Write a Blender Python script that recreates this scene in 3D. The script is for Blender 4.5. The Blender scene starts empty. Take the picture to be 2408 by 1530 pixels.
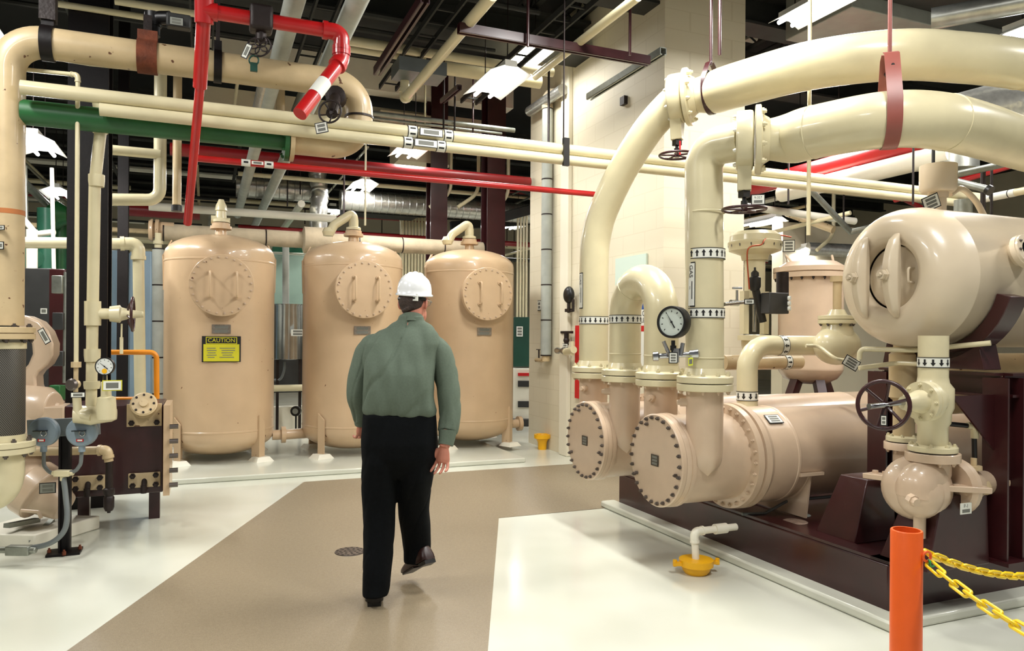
import bpy, math, random
from mathutils import Vector as V, Matrix, noise
random.seed(7)
S=bpy.context.scene; COL=S.collection; PI=math.pi
# ---------- camera model (2408x1530) ----------
F=1740.0; HZ=790.0; CX=1204.0; H=1.5; ROLL=math.radians(0.4)
RT=V((math.cos(ROLL),0,math.sin(ROLL))); UPV=V((-math.sin(ROLL),0,math.cos(ROLL))); CAM=V((0,0,H))
def P(px,py,Y):
    xc=(px-CX)/F*Y; yc=-(py-HZ)/F*Y
    return CAM+V((0,Y,0))+RT*xc+UPV*yc
def G(px,py,z=0.0):
    d=P(px,py,1)-CAM; t=(z-H)/d.z
    return CAM+d*t
def proj(p):
    d=V(p)-CAM
    return (CX+F*d.dot(RT)/d.y, HZ-F*d.dot(UPV)/d.y)
A=math.radians(22.5); U=V((math.cos(A),math.sin(A),0)); W=V((-math.sin(A),math.cos(A),0)); Z=V((0,0,1)); X=V((1,0,0)); Yd=V((0,1,0))
def to_px(p,d,px):
    """point on p+t*d that falls on image column px"""
    k=(px-CX)/F; q=p-CAM
    t=(k*q.y-q.dot(RT))/(d.dot(RT)-k*d.y); return p+d*t
def to_py(p,d,py):
    k=-(py-HZ)/F; q=p-CAM
    t=(k*q.y-q.dot(UPV))/(d.dot(UPV)-k*d.y); return p+d*t
def UV(u,v,z=0): return U*u+W*v+Z*z
# ---------- materials ----------
def lin(h):
    h=h.lstrip('#'); r=[int(h[i:i+2],16)/255 for i in (0,2,4)]
    return tuple((c/12.92 if c<=.04045 else ((c+.055)/1.055)**2.4) for c in r)+(1,)
MATS={}
def mat(name,col,rough=.5,metal=0,var=.08,scale=6,bump=0,bscale=40,emit=0,spec=.5,coat=0,chips=0):
    m=bpy.data.materials.new(name); m.use_nodes=True; n=m.node_tree.nodes; l=m.node_tree.links
    b=n['Principled BSDF']; c=lin(col)
    b.inputs['Roughness'].default_value=rough; b.inputs['Metallic'].default_value=metal
    b.inputs['Specular IOR Level'].default_value=spec
    if coat: b.inputs['Coat Weight'].default_value=coat; b.inputs['Coat Roughness'].default_value=.08
    tc=n.new('ShaderNodeTexCoord')
    if var:
        no=n.new('ShaderNodeTexNoise'); no.inputs['Scale'].default_value=scale; no.inputs['Detail'].default_value=5
        l.new(tc.outputs['Object'],no.inputs['Vector'])
        r=n.new('ShaderNodeValToRGB'); r.color_ramp.elements[0].position=.3; r.color_ramp.elements[1].position=.7
        r.color_ramp.elements[0].color=tuple(x*(1-var) for x in c[:3])+(1,)
        r.color_ramp.elements[1].color=tuple(min(1,x*(1+var)) for x in c[:3])+(1,)
        l.new(no.outputs['Fac'],r.inputs['Fac']); l.new(r.outputs['Color'],b.inputs['Base Color'])
        if chips:
            n3=n.new('ShaderNodeTexNoise'); n3.inputs['Scale'].default_value=17; n3.inputs['Detail'].default_value=2; l.new(tc.outputs['Object'],n3.inputs['Vector'])
            r3=n.new('ShaderNodeValToRGB'); r3.color_ramp.elements[0].position=chips; r3.color_ramp.elements[1].position=chips+.02; l.new(n3.outputs['Fac'],r3.inputs['Fac'])
            mx=n.new('ShaderNodeMix'); mx.data_type='RGBA'; l.new(r3.outputs['Color'],mx.inputs[0]); l.new(r.outputs['Color'],mx.inputs[6]); mx.inputs[7].default_value=lin('#5d3a22'); l.new(mx.outputs[2],b.inputs['Base Color'])
    else: b.inputs['Base Color'].default_value=c
    if bump:
        nb=n.new('ShaderNodeTexNoise'); nb.inputs['Scale'].default_value=bscale; nb.inputs['Detail'].default_value=3
        l.new(tc.outputs['Object'],nb.inputs['Vector'])
        bp=n.new('ShaderNodeBump'); bp.inputs['Strength'].default_value=bump; bp.inputs['Distance'].default_value=.01
        l.new(nb.outputs['Fac'],bp.inputs['Height']); l.new(bp.outputs['Normal'],b.inputs['Normal'])
    if emit: b.inputs['Emission Color'].default_value=c; b.inputs['Emission Strength'].default_value=emit
    MATS[name]=m; return m
def M(n): return MATS[n]
mat('cream_paint','#d2c8a4',.3,var=.05,coat=.35)
mat('aged_cream_paint','#c3ad86',.38,var=.16,scale=4,coat=.15,chips=.7)
mat('pale_tan_paint','#d2c2a8',.3,var=.05,scale=3,coat=.35)
mat('tan_paint','#c6aa88',.33,var=.06,scale=3,coat=.3,chips=.74)
mat('pinkish_tan_paint','#c8b096',.32,var=.06,coat=.35)
mat('white_paint','#e9e5d4',.35,var=.04,coat=.2)
mat('maroon_paint','#331012',.35,var=.2,scale=5,coat=.2)
mat('dark_brown_paint','#0c0505',.5,var=.25,scale=9,spec=.3,bump=.1)
mat('skid_paint','#341213',.3,var=.3,scale=3,coat=.3)
mat('rust','#6a3218',.75,var=.4,scale=14,bump=.5)
mat('red_paint','#b3191a',.32,var=.08,coat=.2)
mat('dark_red_paint','#7c1013',.4,var=.1)
mat('green_paint','#1d5a2c',.42,var=.14)
mat('sea_green_paint','#3a7c62',.4,var=.12)
mat('orange_paint','#f0621c',.4,var=.05,coat=.2)
mat('amber_paint','#e38a12',.42,var=.07)
mat('yellow_plastic','#f0cc1c',.35,var=.06)
mat('yellow_paint','#f2b40c',.4,var=.06)
mat('sign_yellow','#c9c21e',.5,var=.05)
mat('lime_tag','#dbe63c',.5,var=0)
mat('black_metal','#0d0c0c',.4,var=.3)
mat('ceiling_black','#0e0e0d',.85,var=.4,scale=3)
mat('beam_grey','#262724',.75,var=.35,scale=4)
mat('galvanised','#8e9188',.42,.75,var=.2,scale=12)
mat('duct_metal','#a9aaa2',.33,.85,var=.2,scale=9,bump=.2,bscale=12)
mat('lagging','#b8a98e',.8,var=.13,scale=7,bump=.35,bscale=18)
mat('grey_lagging','#a7aba3',.75,var=.1,scale=7,bump=.3,bscale=18)
mat('foil','#c3c2bb',.28,.8,var=.15,scale=20,bump=.6,bscale=14)
mat('chrome','#b9bbbd',.2,1,var=.1)
mat('steel_bolt','#6d6560',.35,.8,var=.2)
mat('dark_iron','#241a17',.5,.3,var=.3,bump=.3)
mat('conduit_grey','#6c7272',.45,.2,var=.12)
mat('blue_grey_enamel','#7b8a94',.4,var=.08)
mat('wall_paint','#e6dfca',.6,var=.03,scale=1.5,bump=.08)
mat('header_paint','#d2c8ae',.6,var=.06,scale=1.5,bump=.1)
mat('pale_blue_panel','#8fa6b8',.5,var=.12,scale=2)
mat('pale_green_panel','#8aa596',.5,var=.15,scale=2)
mat('deep_green_panel','#0f4032',.45,var=.1)
mat('dark_grey_panel','#2c2c2b',.5,var=.15)
mat('label_white','#e3e4da',.5,var=0)
mat('label_grey','#8d9088',.5,var=.1)
mat('ink','#0b0b0c',.5,var=0)
mat('faint_ink','#6f7068',.5,var=0)
mat('sign_blue','#1c4d9a',.5,var=0)
mat('sign_red','#c51219',.45,var=0)
mat('sign_mint','#c8d9cc',.5,var=0)
mat('glass_dark','#101413',.12,var=0)
mat('dial_white','#d9dcd6',.4,var=0)
mat('pale_dial','#c9d2c9',.4,var=0)
mat('nameplate','#8c8378',.35,.7,var=.25,scale=60)
mat('dark_nameplate','#514b42',.4,.6,var=.25,scale=60)
mat('lamp_white','#ffffff',.4,var=0,emit=16)
mat('reflector_white','#efefe9',.4,var=0)
mat('plastic_white','#f1f3f4',.22,var=0,coat=.5)
mat('skin','#c4806a',.5,var=.1,scale=12)
mat('hair','#3a2d26',.8,var=.4,scale=60,bump=.5,bscale=120)
mat('shirt_cloth','#606c5e',.85,var=.06,scale=90,bump=.15,bscale=300,spec=.2)
mat('trouser_cloth','#070a0c',.9,var=.2,scale=60,bump=.15,bscale=300,spec=.15)
mat('shoe_leather','#120a09',.35,var=.2)
mat('shoe_brown','#2a100c',.4,var=.2)
mat('copper','#a34a2a',.4,.6,var=.1)
mat('green_tape','#0d8f4c',.5,var=0)
mat('skid_stain','#8a7466',.4,var=.3,scale=30)
# braided hose
def special():
    m=mat('braided_steel','#4e4a44',.5,.6,var=0); n=m.node_tree.nodes; l=m.node_tree.links; b=n['Principled BSDF']
    tc=n.new('ShaderNodeTexCoord'); w=n.new('ShaderNodeTexWave'); w.wave_type='BANDS'; w.bands_direction='DIAGONAL'; w.inputs['Scale'].default_value=42; w.inputs['Distortion'].default_value=1.5
    l.new(tc.outputs['Object'],w.inputs['Vector']); r=n.new('ShaderNodeValToRGB'); r.color_ramp.elements[0].color=lin('#2b2926'); r.color_ramp.elements[1].color=lin('#77736b')
    l.new(w.outputs['Fac'],r.inputs['Fac']); l.new(r.outputs['Color'],b.inputs['Base Color'])
    # glossy epoxy floor and speckled walkway
    for nm,c1,c2,ro,sc in (('epoxy_floor','#cfd0c0','#d8d9cb',.15,1.2),('speckled_walkway','#7f725d','#978971',.34,260)):
        m=mat(nm,c1,ro,var=0); n=m.node_tree.nodes; l=m.node_tree.links; b=n['Principled BSDF']
        tc=n.new('ShaderNodeTexCoord'); no=n.new('ShaderNodeTexNoise'); no.inputs['Scale'].default_value=sc; no.inputs['Detail'].default_value=2
        l.new(tc.outputs['Object'],no.inputs['Vector']); r=n.new('ShaderNodeValToRGB'); r.color_ramp.elements[0].position=.38; r.color_ramp.elements[1].position=.62
        r.color_ramp.elements[0].color=lin(c1); r.color_ramp.elements[1].color=lin(c2)
        l.new(no.outputs['Fac'],r.inputs['Fac']); l.new(r.outputs['Color'],b.inputs['Base Color'])
        n2=n.new('ShaderNodeTexNoise'); n2.inputs['Scale'].default_value=1.1 if ro<.2 else 55; l.new(tc.outputs['Object'],n2.inputs['Vector'])
        mr=n.new('ShaderNodeMapRange'); mr.inputs['To Min'].default_value=ro*.7; mr.inputs['To Max'].default_value=ro*1.4
        l.new(n2.outputs['Fac'],mr.inputs['Value']); l.new(mr.outputs['Result'],b.inputs['Roughness'])
        n3=n.new('ShaderNodeTexNoise'); n3.inputs['Scale'].default_value=5 if ro<.2 else 300; l.new(tc.outputs['Object'],n3.inputs['Vector'])
        bp=n.new('ShaderNodeBump'); bp.inputs['Strength'].default_value=.05 if ro<.2 else .12; bp.inputs['Distance'].default_value=.01
        l.new(n3.outputs['Fac'],bp.inputs['Height']); l.new(bp.outputs['Normal'],b.inputs['Normal'])
    # painted block wall
    m=mat('block_wall','#dccfb0',.55,var=0); n=m.node_tree.nodes; l=m.node_tree.links; b=n['Principled BSDF']
    tc=n.new('ShaderNodeTexCoord'); sx=n.new('ShaderNodeSeparateXYZ'); cb=n.new('ShaderNodeCombineXYZ'); l.new(tc.outputs['Object'],sx.inputs[0])
    l.new(sx.outputs['Y'],cb.inputs['X']); l.new(sx.outputs['Z'],cb.inputs['Y'])
    br=n.new('ShaderNodeTexBrick'); l.new(cb.outputs[0],br.inputs['Vector']); br.inputs['Scale'].default_value=1; br.inputs['Brick Width'].default_value=.4; br.inputs['Row Height'].default_value=.2
    br.inputs['Mortar Size'].default_value=.005; br.inputs['Color1'].default_value=lin('#dcd3ba'); br.inputs['Color2'].default_value=lin('#dad1b7'); br.inputs['Mortar'].default_value=lin('#d3c9ae')
    l.new(br.outputs['Color'],b.inputs['Base Color'])
special()
# ---------- mesh builder ----------
def basis(ax):
    ax=V(ax).normalized(); t=Z if abs(ax.z)<.9 else X
    a=ax.cross(t).normalized(); b=ax.cross(a).normalized(); return ax,a,b
TXT={}
def text_geo(s):
    if s in TXT: return TXT[s]
    cu=bpy.data.curves.new('t','FONT'); cu.body=s; cu.align_x='CENTER'; cu.align_y='CENTER'; cu.size=1; cu.resolution_u=3
    o=bpy.data.objects.new('t',cu); COL.objects.link(o); dg=bpy.context.evaluated_depsgraph_get(); dg.update()
    me=bpy.data.meshes.new_from_object(o.evaluated_get(dg))
    g=([tuple(v.co) for v in me.vertices],[tuple(p.vertices) for p in me.polygons])
    bpy.data.objects.remove(o); bpy.data.meshes.remove(me); bpy.data.curves.remove(cu); TXT[s]=g; return g
class MB:
    def __init__(s): s.v=[];s.f=[];s.m=[];s.mi=0;s.fl=[];s.flat=False
    def add(s,vs,fs):
        n=len(s.v); s.v+=[V(v) for v in vs]
        for f in fs: s.f.append(tuple(i+n for i in f)); s.m.append(s.mi)
        return s
    def use(s,i): s.mi=i; return s
    def box(s,c,sz,ax=None):
        """c centre, sz sizes along ax=(a,b,c) axes; default grid axes"""
        a,b,d=ax or (U,W,Z); c=V(c); a=a*sz[0]/2;b=b*sz[1]/2;d=d*sz[2]/2
        vs=[c+a*i+b*j+d*k for i in(-1,1) for j in(-1,1) for k in(-1,1)]
        return s.add(vs,[(0,1,3,2),(4,6,7,5),(0,4,5,1),(2,3,7,6),(0,2,6,4),(1,5,7,3)])
    def bar(s,p,q,w,h,up=Z):
        p=V(p);q=V(q); d=(q-p); L=d.length; d.normalize(); sd=d.cross(up)
        if sd.length<1e-4: sd=d.cross(U)
        sd.normalize(); u2=sd.cross(d)
        return s.box((p+q)/2,(L,w,h),(d,sd,u2))
    def rings(s,rs,closed=False,cap=True):
        n=len(rs[0]); b=len(s.v); vs=[p for r in rs for p in r]; fs=[]
        m=len(rs)
        for i in range(m if closed else m-1):
            i2=(i+1)%m
            for j in range(n):
                k=(j+1)%n; fs.append((i*n+j,i*n+k,i2*n+k,i2*n+j))
        if cap and not closed: fs.append(tuple(range(n))[::-1]); fs.append(tuple((m-1)*n+j for j in range(n)))
        return s.add(vs,fs)
    def lathe(s,o,ax,prof,seg=24,cap=True):
        """prof: list of (distance along axis, radius)"""
        ax,a,b=basis(ax); o=V(o)
        rs=[[o+ax*h+(a*math.cos(2*PI*j/seg)+b*math.sin(2*PI*j/seg))*max(r,1e-4) for j in range(seg)] for h,r in prof]
        return s.rings(rs,cap=cap)
    def cyl(s,p,q,r,r2=None,seg=20,cap=True):
        p=V(p);q=V(q); return s.lathe(p,q-p,[(0,r),((q-p).length,r if r2 is None else r2)],seg,cap)
    def pipe(s,p,q,ro,ri,seg=20):
        p=V(p);q=V(q);L=(q-p).length; return s.lathe(p,q-p,[(0,ri),(0,ro),(L,ro),(L,ri),(0,ri)],seg,False)
    def tube(s,pts,r,seg=14,closed=False,cap=True,sx=1,a0=None):
        pts=[V(p) for p in pts]; n=len(pts); rs=[]; prev=a0
        rad=r if isinstance(r,(list,tuple)) else [r]*n
        for i,p in enumerate(pts):
            if closed: d=pts[(i+1)%n]-pts[i-1]
            else: d=pts[min(i+1,n-1)]-pts[max(i-1,0)]
            d.normalize()
            if prev is None: _,a,b=basis(d)
            else:
                a=(prev-d*prev.dot(d)); a=a.normalized() if a.length>1e-5 else basis(d)[1]
                b=d.cross(a)
            prev=a; b=d.cross(a)
            rs.append([p+(a*math.cos(2*PI*j/seg)*sx+b*math.sin(2*PI*j/seg))*rad[i] for j in range(seg)])
        return s.rings(rs,closed,cap)
    def torus(s,c,ax,R,r,seg=32,s2=10):
        ax,a,b=basis(ax); c=V(c)
        return s.tube([c+(a*math.cos(2*PI*i/seg)+b*math.sin(2*PI*i/seg))*R for i in range(seg)],r,s2,closed=True,a0=ax)
    def sph(s,c,r,seg=16,sc=(1,1,1),ax=None):
        a,b,d=ax or (X,Yd,Z); c=V(c); rs=[]
        for i in range(seg//2+1):
            t=PI*i/(seg//2); rr=max(math.sin(t),1e-3)
            rs.append([c+a*(r*sc[0]*rr*math.cos(2*PI*j/seg))+b*(r*sc[1]*rr*math.sin(2*PI*j/seg))-d*(r*sc[2]*math.cos(t)) for j in range(seg)])
        return s.rings(rs)
    def poly(s,pts,ext):
        pts=[V(p) for p in pts]; e=V(ext); n=len(pts)
        vs=pts+[p+e for p in pts]
        fs=[tuple(range(n))[::-1],tuple(range(n,2*n))]+[(i,(i+1)%n,(i+1)%n+n,i+n) for i in range(n)]
        return s.add(vs,fs)
    def text(s,t,o,xd,yd,size):
        vs,fs=text_geo(t); o=V(o); return s.add([o+xd*(v[0]*size)+yd*(v[1]*size) for v in vs],fs)
    def build(s,name,mats,parent=None,bev=0,smooth=38,sub=0):
        me=bpy.data.meshes.new(name); wp=WL.get(parent.name,V((0,0,0))) if parent else None
        if parent: o0=wp
        else:
            xs=[v.x for v in s.v]; ys=[v.y for v in s.v]; zs=[v.z for v in s.v]
            o0=V(((min(xs)+max(xs))/2,(min(ys)+max(ys))/2,min(zs)))
        me.from_pydata([tuple(v-o0) for v in s.v],[],s.f); me.validate()
        if len(me.polygons)==len(s.m): me.polygons.foreach_set('material_index',s.m)
        import bmesh
        bm=bmesh.new(); bm.from_mesh(me); bmesh.ops.recalc_face_normals(bm,faces=bm.faces); bm.to_mesh(me); bm.free()
        me.polygons.foreach_set('use_smooth',[True]*len(me.polygons)); me.set_sharp_from_angle(angle=math.radians(smooth))
        for m_ in (mats if isinstance(mats,(list,tuple)) else [mats]): me.materials.append(M(m_))
        o=bpy.data.objects.new(name,me); COL.objects.link(o)
        if parent: o.parent=parent; WL[o.name]=wp.copy()
        else: o.location=o0; WL[o.name]=o0.copy()
        if bev:
            b=o.modifiers.new('bevel','BEVEL'); b.width=bev; b.segments=2; b.limit_method='ANGLE'; b.angle_limit=math.radians(40)
        return o
WL={}
def tag(o,label,cat,group=None,kind=None):
    if label: o['label']=label
    if cat: o['category']=cat
    if group: o['group']=group
    if kind: o['kind']=kind
    return o
def thing(name,label,cat,loc,group=None):
    o=bpy.data.objects.new(name,None); o.empty_display_size=.1; COL.objects.link(o); o.location=loc; WL[o.name]=V(loc)
    return tag(o,label,cat,group)
def struct(name,mb,mats,**k): return tag(mb.build(name,mats,**k),None,None,None,'structure')
def solo(name,mb,mats,label,cat,group=None,**k): return tag(mb.build(name,mats,**k),label,cat,group)
def copyobj(o,loc,parent=None,name=None):
    c=o.copy(); COL.objects.link(c); c.location=loc
    if parent: c.parent=parent
    return c
def fillet(pts,R,n=6):
    pts=[V(p) for p in pts]; out=[pts[0]]
    for i in range(1,len(pts)-1):
        a=pts[i-1]-pts[i]; b=pts[i+1]-pts[i]; la,lb=a.length,b.length; a.normalize(); b.normalize()
        ang=a.angle(b)
        if ang>3.1: out.append(pts[i]); continue
        t=R/math.tan(ang/2); t=min(t,la*.49,lb*.49); r=t*math.tan(ang/2)
        c=pts[i]+(a+b).normalized()*(r/math.sin(ang/2)); p0=pts[i]+a*t-c; p1=pts[i]+b*t-c
        w=p0.angle(p1)
        for k in range(n+1):
            f=k/n; out.append(c+(p0*math.sin((1-f)*w)+p1*math.sin(f*w))/math.sin(w))
    out.append(pts[-1]); return out
def spline(pts,n=8):
    pts=[V(p) for p in pts]; P_=[pts[0]*2-pts[1]]+pts+[pts[-1]*2-pts[-2]]; out=[]
    for i in range(1,len(P_)-2):
        a,b,c,d=P_[i-1:i+3]
        for k in range(n):
            t=k/n; out.append(.5*((2*b)+(c-a)*t+(2*a-5*b+4*c-d)*t*t+(3*b-a-3*c+d)*t**3))
    out.append(pts[-1]); return out
def bolts(parent,c,ax,R,n,rb,h,m='steel_bolt',name='bolt',start=0,arc=2*PI):
    ax,a,b=basis(ax); c=V(c); first=None; w0=WL[parent.name]
    for i in range(n):
        t=start+arc*i/n; p=c+(a*math.cos(t)+b*math.sin(t))*R
        if first is None:
            mb=MB(); mb.lathe(p,ax,[(-h*.2,rb),(h*.6,rb),(h*.6,rb*.6),(h,rb*.55)],6); first=mb.build(name,m,parent); p0=p
        else:
            cc=first.copy(); COL.objects.link(cc); cc.parent=parent; cc.location=p-p0
def flange(parent,c,ax,R,t,m,n=8,rb=.012,bm=None,name='flange',seg=32,split=True,start=.3):
    """pair of mating flanges centred on c"""
    ax=V(ax).normalized(); c=V(c); mb=MB()
    mb.lathe(c-ax*t/2,ax,[(0,R*.98),(t*.04,R),(t*.46,R),(t*.47,R*.93),(t*.53,R*.93),(t*.54,R),(t*.96,R),(t,R*.98)] if split else [(0,R*.98),(t*.06,R),(t*.94,R),(t,R*.98)],seg)
    f=mb.build(name,m,parent)
    if n:
        bolts(parent,c+ax*t/2,ax,R*.84,n,rb,rb*1.5,bm or m,'nut',start); bolts(parent,c-ax*t/2,-ax,R*.84,n,rb,rb*1.5,bm or m,'nut',start)
    return f
def band(parent,c,ax,r,h,n=16,d=1,name='arrow_band',per=None,lbl='white tape band of black arrows'):
    """tape band with arrows round a pipe"""
    ax,a,b=basis(ax); c=V(c); mb=MB(); r=r+.0015
    mb.lathe(c-ax*h/2,ax,[(0,r),(h,r)],40,False)
    mb.use(1); mb.lathe(c-ax*h/2,ax,[(0,r+.001),(h*.07,r+.001)],40,False); mb.lathe(c+ax*h*.43,ax,[(0,r+.001),(h*.07,r+.001)],40,False)
    rr=r+.0012
    for i in range(n):
        t=2*PI*i/n; w=2*PI/n
        def q(dt,y): return c+ax*(y*h*d)+(a*math.cos(t+dt*w)+b*math.sin(t+dt*w))*rr
        mb.add([q(-.13,-.3),q(.13,-.3),q(.13,.05),q(-.13,.05)],[(0,1,2,3)]); mb.add([q(-.32,.03),q(.32,.03),q(0,.34)],[(0,1,2)])
    o=mb.build(name,['label_white','ink'],parent); return o
def placard(parent,c,xd,yd,w,h,lines=('bar','bar'),m='label_white',name='tag_plate',t=.003,border=True,mats=None,lab=None):
    """small label plate; lines: strings or 'bar' for writing too small to read"""
    xd=V(xd).normalized(); yd=V(yd).normalized(); n=xd.cross(yd); c=V(c); mb=MB()
    if border: mb.use(1); mb.box(c-n*t*.3,(w+.008,h+.008,t),(xd,yd,n))
    mb.use(0); mb.box(c+n*t*.2,(w*.97,h*.95,t),(xd,yd,n)); k=len(lines)
    for i,s in enumerate(lines):
        y=h*(.5-(i+.5)/k*1.0)*.82
        o=c+n*(t*.75)+yd*y
        if s=='bar': mb.use(2); mb.add([o+xd*(w*.34*sx)+yd*(h*.3/k*sy) for sx,sy in((-1,-1),(1,-1),(1,1),(-1,1))],[(0,1,2,3)])
        elif s: mb.use(1); mb.text(s,o,xd,yd,min(h/k*.9,w/max(1,len(s))*1.35))
    o=mb.build(name,mats or [m,'ink','faint_ink'],parent)
    if lab: o['label']=lab
    return o
def wheel(parent,c,ax,R,r=.012,n=5,m='maroon_paint',name='handwheel',dish=.03):
    ax,a,b=basis(ax); c=V(c); mb=MB(); mb.torus(c,ax,R,r,36,10)
    mb.lathe(c-ax*(dish+.015),ax,[(0,R*.16),(.03,R*.16)],14)
    for i in range(n):
        t=2*PI*i/n+.3; mb.tube([c-ax*dish+(a*math.cos(t)+b*math.sin(t))*R*.1,c-ax*dish*.8+(a*math.cos(t)+b*math.sin(t))*R*.5,c+(a*math.cos(t)+b*math.sin(t))*R],[r*.9,r*.75,r*.8],8)
    return mb.build(name,m,parent)
def run(label,pts,r,m='cream_paint',R=None,cat='pipe',name='pipe',group=None,seg=14,fit=False,kids=()):
    """a pipe as one thing; fit=True adds elbow sockets at the bends as parts"""
    R=R or r*2.2; mb=MB(); mb.tube(fillet(pts,R),r,seg); o=tag(mb.build(name,m),label,cat,group)
    if fit:
        for i in range(1,len(pts)-1):
            p=V(pts[i]); a=(V(pts[i-1])-p).normalized(); b=(V(pts[i+1])-p).normalized(); t=R/math.tan(a.angle(b)/2)
            e=MB(); e.tube(fillet([p+a*(t+r*.4),p,p+b*(t+r*.4)],R),r*1.18,seg); e.lathe(p+a*(t+r*.1),a,[(0,r*1.32),(r*.7,r*1.32)],seg); e.lathe(p+b*(t+r*.1),b,[(0,r*1.32),(r*.7,r*1.32)],seg); e.build('elbow',m,o)
    return o
def hbeam(mb,p,q,w,h,t=.02,up=Z):
    """I section from p to q"""
    p=V(p);q=V(q);d=(q-p).normalized(); sd=d.cross(up)
    if sd.length<1e-3: sd=W.copy()
    sd.normalize(); u2=sd.cross(d); L=(q-p).length; c=(p+q)/2
    mb.box(c+u2*(h/2-t/2),(L,w,t),(d,sd,u2)); mb.box(c-u2*(h/2-t/2),(L,w,t),(d,sd,u2)); mb.box(c,(L,t*.8,h-2*t),(d,sd,u2)); return mb
# ================= the room =================
def slab(name,pts,z0,z1,m,**k):
    mb=MB(); mb.poly([V((p[0],p[1],z0)) for p in pts],(0,0,z1-z0)); return struct(name,mb,m,**k)
slab('floor',[UV(-12,-6),UV(19,-6),UV(19,23),UV(-12,23)],-.2,0,'epoxy_floor')
slab('floor_walkway',[G(165,1530)+V((0,-3,0)),G(1143,1530)+V((0,-3,0)),G(1173,1218),to_px(G(1173,1218),U,1700),to_px(to_px(G(715,1133),U,1330),U,1700),G(715,1133)],0,.003,'speckled_walkway')
slab('ceiling',[UV(-12,-6),UV(19,-6),UV(19,23),UV(-12,23)],5.75,5.95,'ceiling_black')
def wall(name,a,b,z0,z1,t=.2,m='wall_paint'):
    mb=MB(); a=V(a);b=V(b); d=(b-a).normalized(); n=d.cross(Z); mb.box((a+b)/2+Z*((z0+z1)/2)+n*(t/2),((b-a).length,t,z1-z0),(d,n,Z)); return struct(name,mb,m)
wall('wall_back',UV(19,22.8),UV(-12,22.8),0,5.75,m='header_paint')
wall('wall_left',UV(-11.8,22.8),UV(-11.8,-6),0,5.75,m='header_paint')
wall('wall_right',UV(18.8,-6),UV(18.8,22.8),0,5.75,m='header_paint')
# block-built pier that fills the middle of the picture
ca=G(1243,1040); q=to_px(ca,-W,1556)
L=(q-ca).length; mb=MB(); mb.box(ca-W*(L/2)+U*.5+Z*2.875,(1.0,L,5.75)); struct('wall_pier',mb,'block_wall')
mb=MB(); pj=ca-W*(L*.36); mb.box(pj-U*.03+Z*2.6,(.06,.22,5.2)); struct('wall_pier_pilaster',mb,'wall_paint',bev=.01)
# upper wall (header) that closes the front room off above the tanks
h0=ca+W*.25
for nm,u0,u1,z0,z1,dv,th,m_ in (('wall_header_ledge',-4.4,.5,5.3,5.75,1.6,.3,'white_paint'),('wall_header',-4.4,.5,4.72,5.3,2.4,.2,'header_paint')):  # ledge coloured white to imitate light falling on the beige wall
    mb=MB(); mb.box(h0+U*((u0+u1)/2)+W*(dv+.15)+Z*((z0+z1)/2),(u1-u0,th,z1-z0)); struct(nm,mb,m_)
mb=MB(); mb.box(h0-U*1.05+W*2.1+Z*4.95,(1.3,.7,.2)); struct('wall_header_shelf',mb,'header_paint')
mb=MB(); mb.box(h0-U*.95+W*2.1+Z*4.55,(.9,.6,.5)); struct('wall_header_recess',mb,'header_paint')
# partition low wall and green / blue panels behind the tanks
T0=UV(-1.94,0)
def pan(name,px0,px1,py0,py1,Y,m,th=.1,label=None,cat=None,kind=None):
    a=P(px0,py1,Y); b=to_px(a,U,px1); z1=P(px0,py0,Y).z; mb=MB(); mb.box((a+b)/2+Z*((z1-a.z)/2)+W*(th/2),((b-a).length,th,z1-a.z)); 
    if kind: return struct(name,mb,m)
    return solo(name,mb,m,label,cat)
pan('wall_low_left',630,980,958,1045,11.2,'white_paint',.25,kind=1)
# ---------- overhead deck: joists, beams, trays ----------
mb0=None
for i,u in enumerate([ -7+.62*k for k in range(28)]):
    z=5.45; mb=MB(); a=UV(u,2.2,z); b=UV(u,9.3,z)
    mb.box((a+b)/2+Z*.1,(.07,(b-a).length,.02)); mb.box((a+b)/2-Z*.1,(.07,(b-a).length,.02))
    n=18
    for k in range(n):
        v0=2.2+7.1*k/n; mb.bar(UV(u,v0,z-.1),UV(u,v0+7.1/n/2,z+.1),.02,.02); mb.bar(UV(u,v0+7.1/n/2,z+.1),UV(u,v0+7.1/n,z-.1),.02,.02)
    o=mb.build('roof_joist','beam_grey'); tag(o,'dark open web roof joist running away under the black deck',"joist",'open web roof joists')
for i,(v,w,hh) in enumerate(((5.2,.34,.4),(6.5,.3,.36),(8.0,.4,.42))):
    mb=MB(); hbeam(mb,UV(-6,v,5.05),UV(16,v,5.05),w,hh,.03); solo('roof_beam',mb,'beam_grey',['grey roof beam crossing nearest, at the very top of the picture','grey roof beam crossing second, above the upper curved pipe','grey roof beam farthest back, just before the cream upper wall'][i],'beam')
# back room ceiling clutter: joists across
for k in range(9):
    v=13.4+1.1*k; mb=MB(); hbeam(mb,UV(-10,v,5.3),UV(18,v,5.3),.2,.3,.03); solo('purlin',mb,'beam_grey','dark grey purlin across the ceiling of the rear bay','beam','purlins over the rear bay')
# big soffit duct at top right
mb=MB(); c=P(2330,20,7.0); mb.box(UV(7.6,5.85,4.98),(3.6,.9,.5)); solo('air_duct',mb,'label_grey','broad flat grey duct under the roof in the top right corner','duct',bev=.01)
mb=MB(); a=P(2190,45,6.3); mb.tube([a,to_px(a,(U*.6-W*.8).normalized(),2500)],.09,12); solo('spiral_duct',mb,'duct_metal','thin silvery duct slanting through the top right corner','duct')
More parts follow.
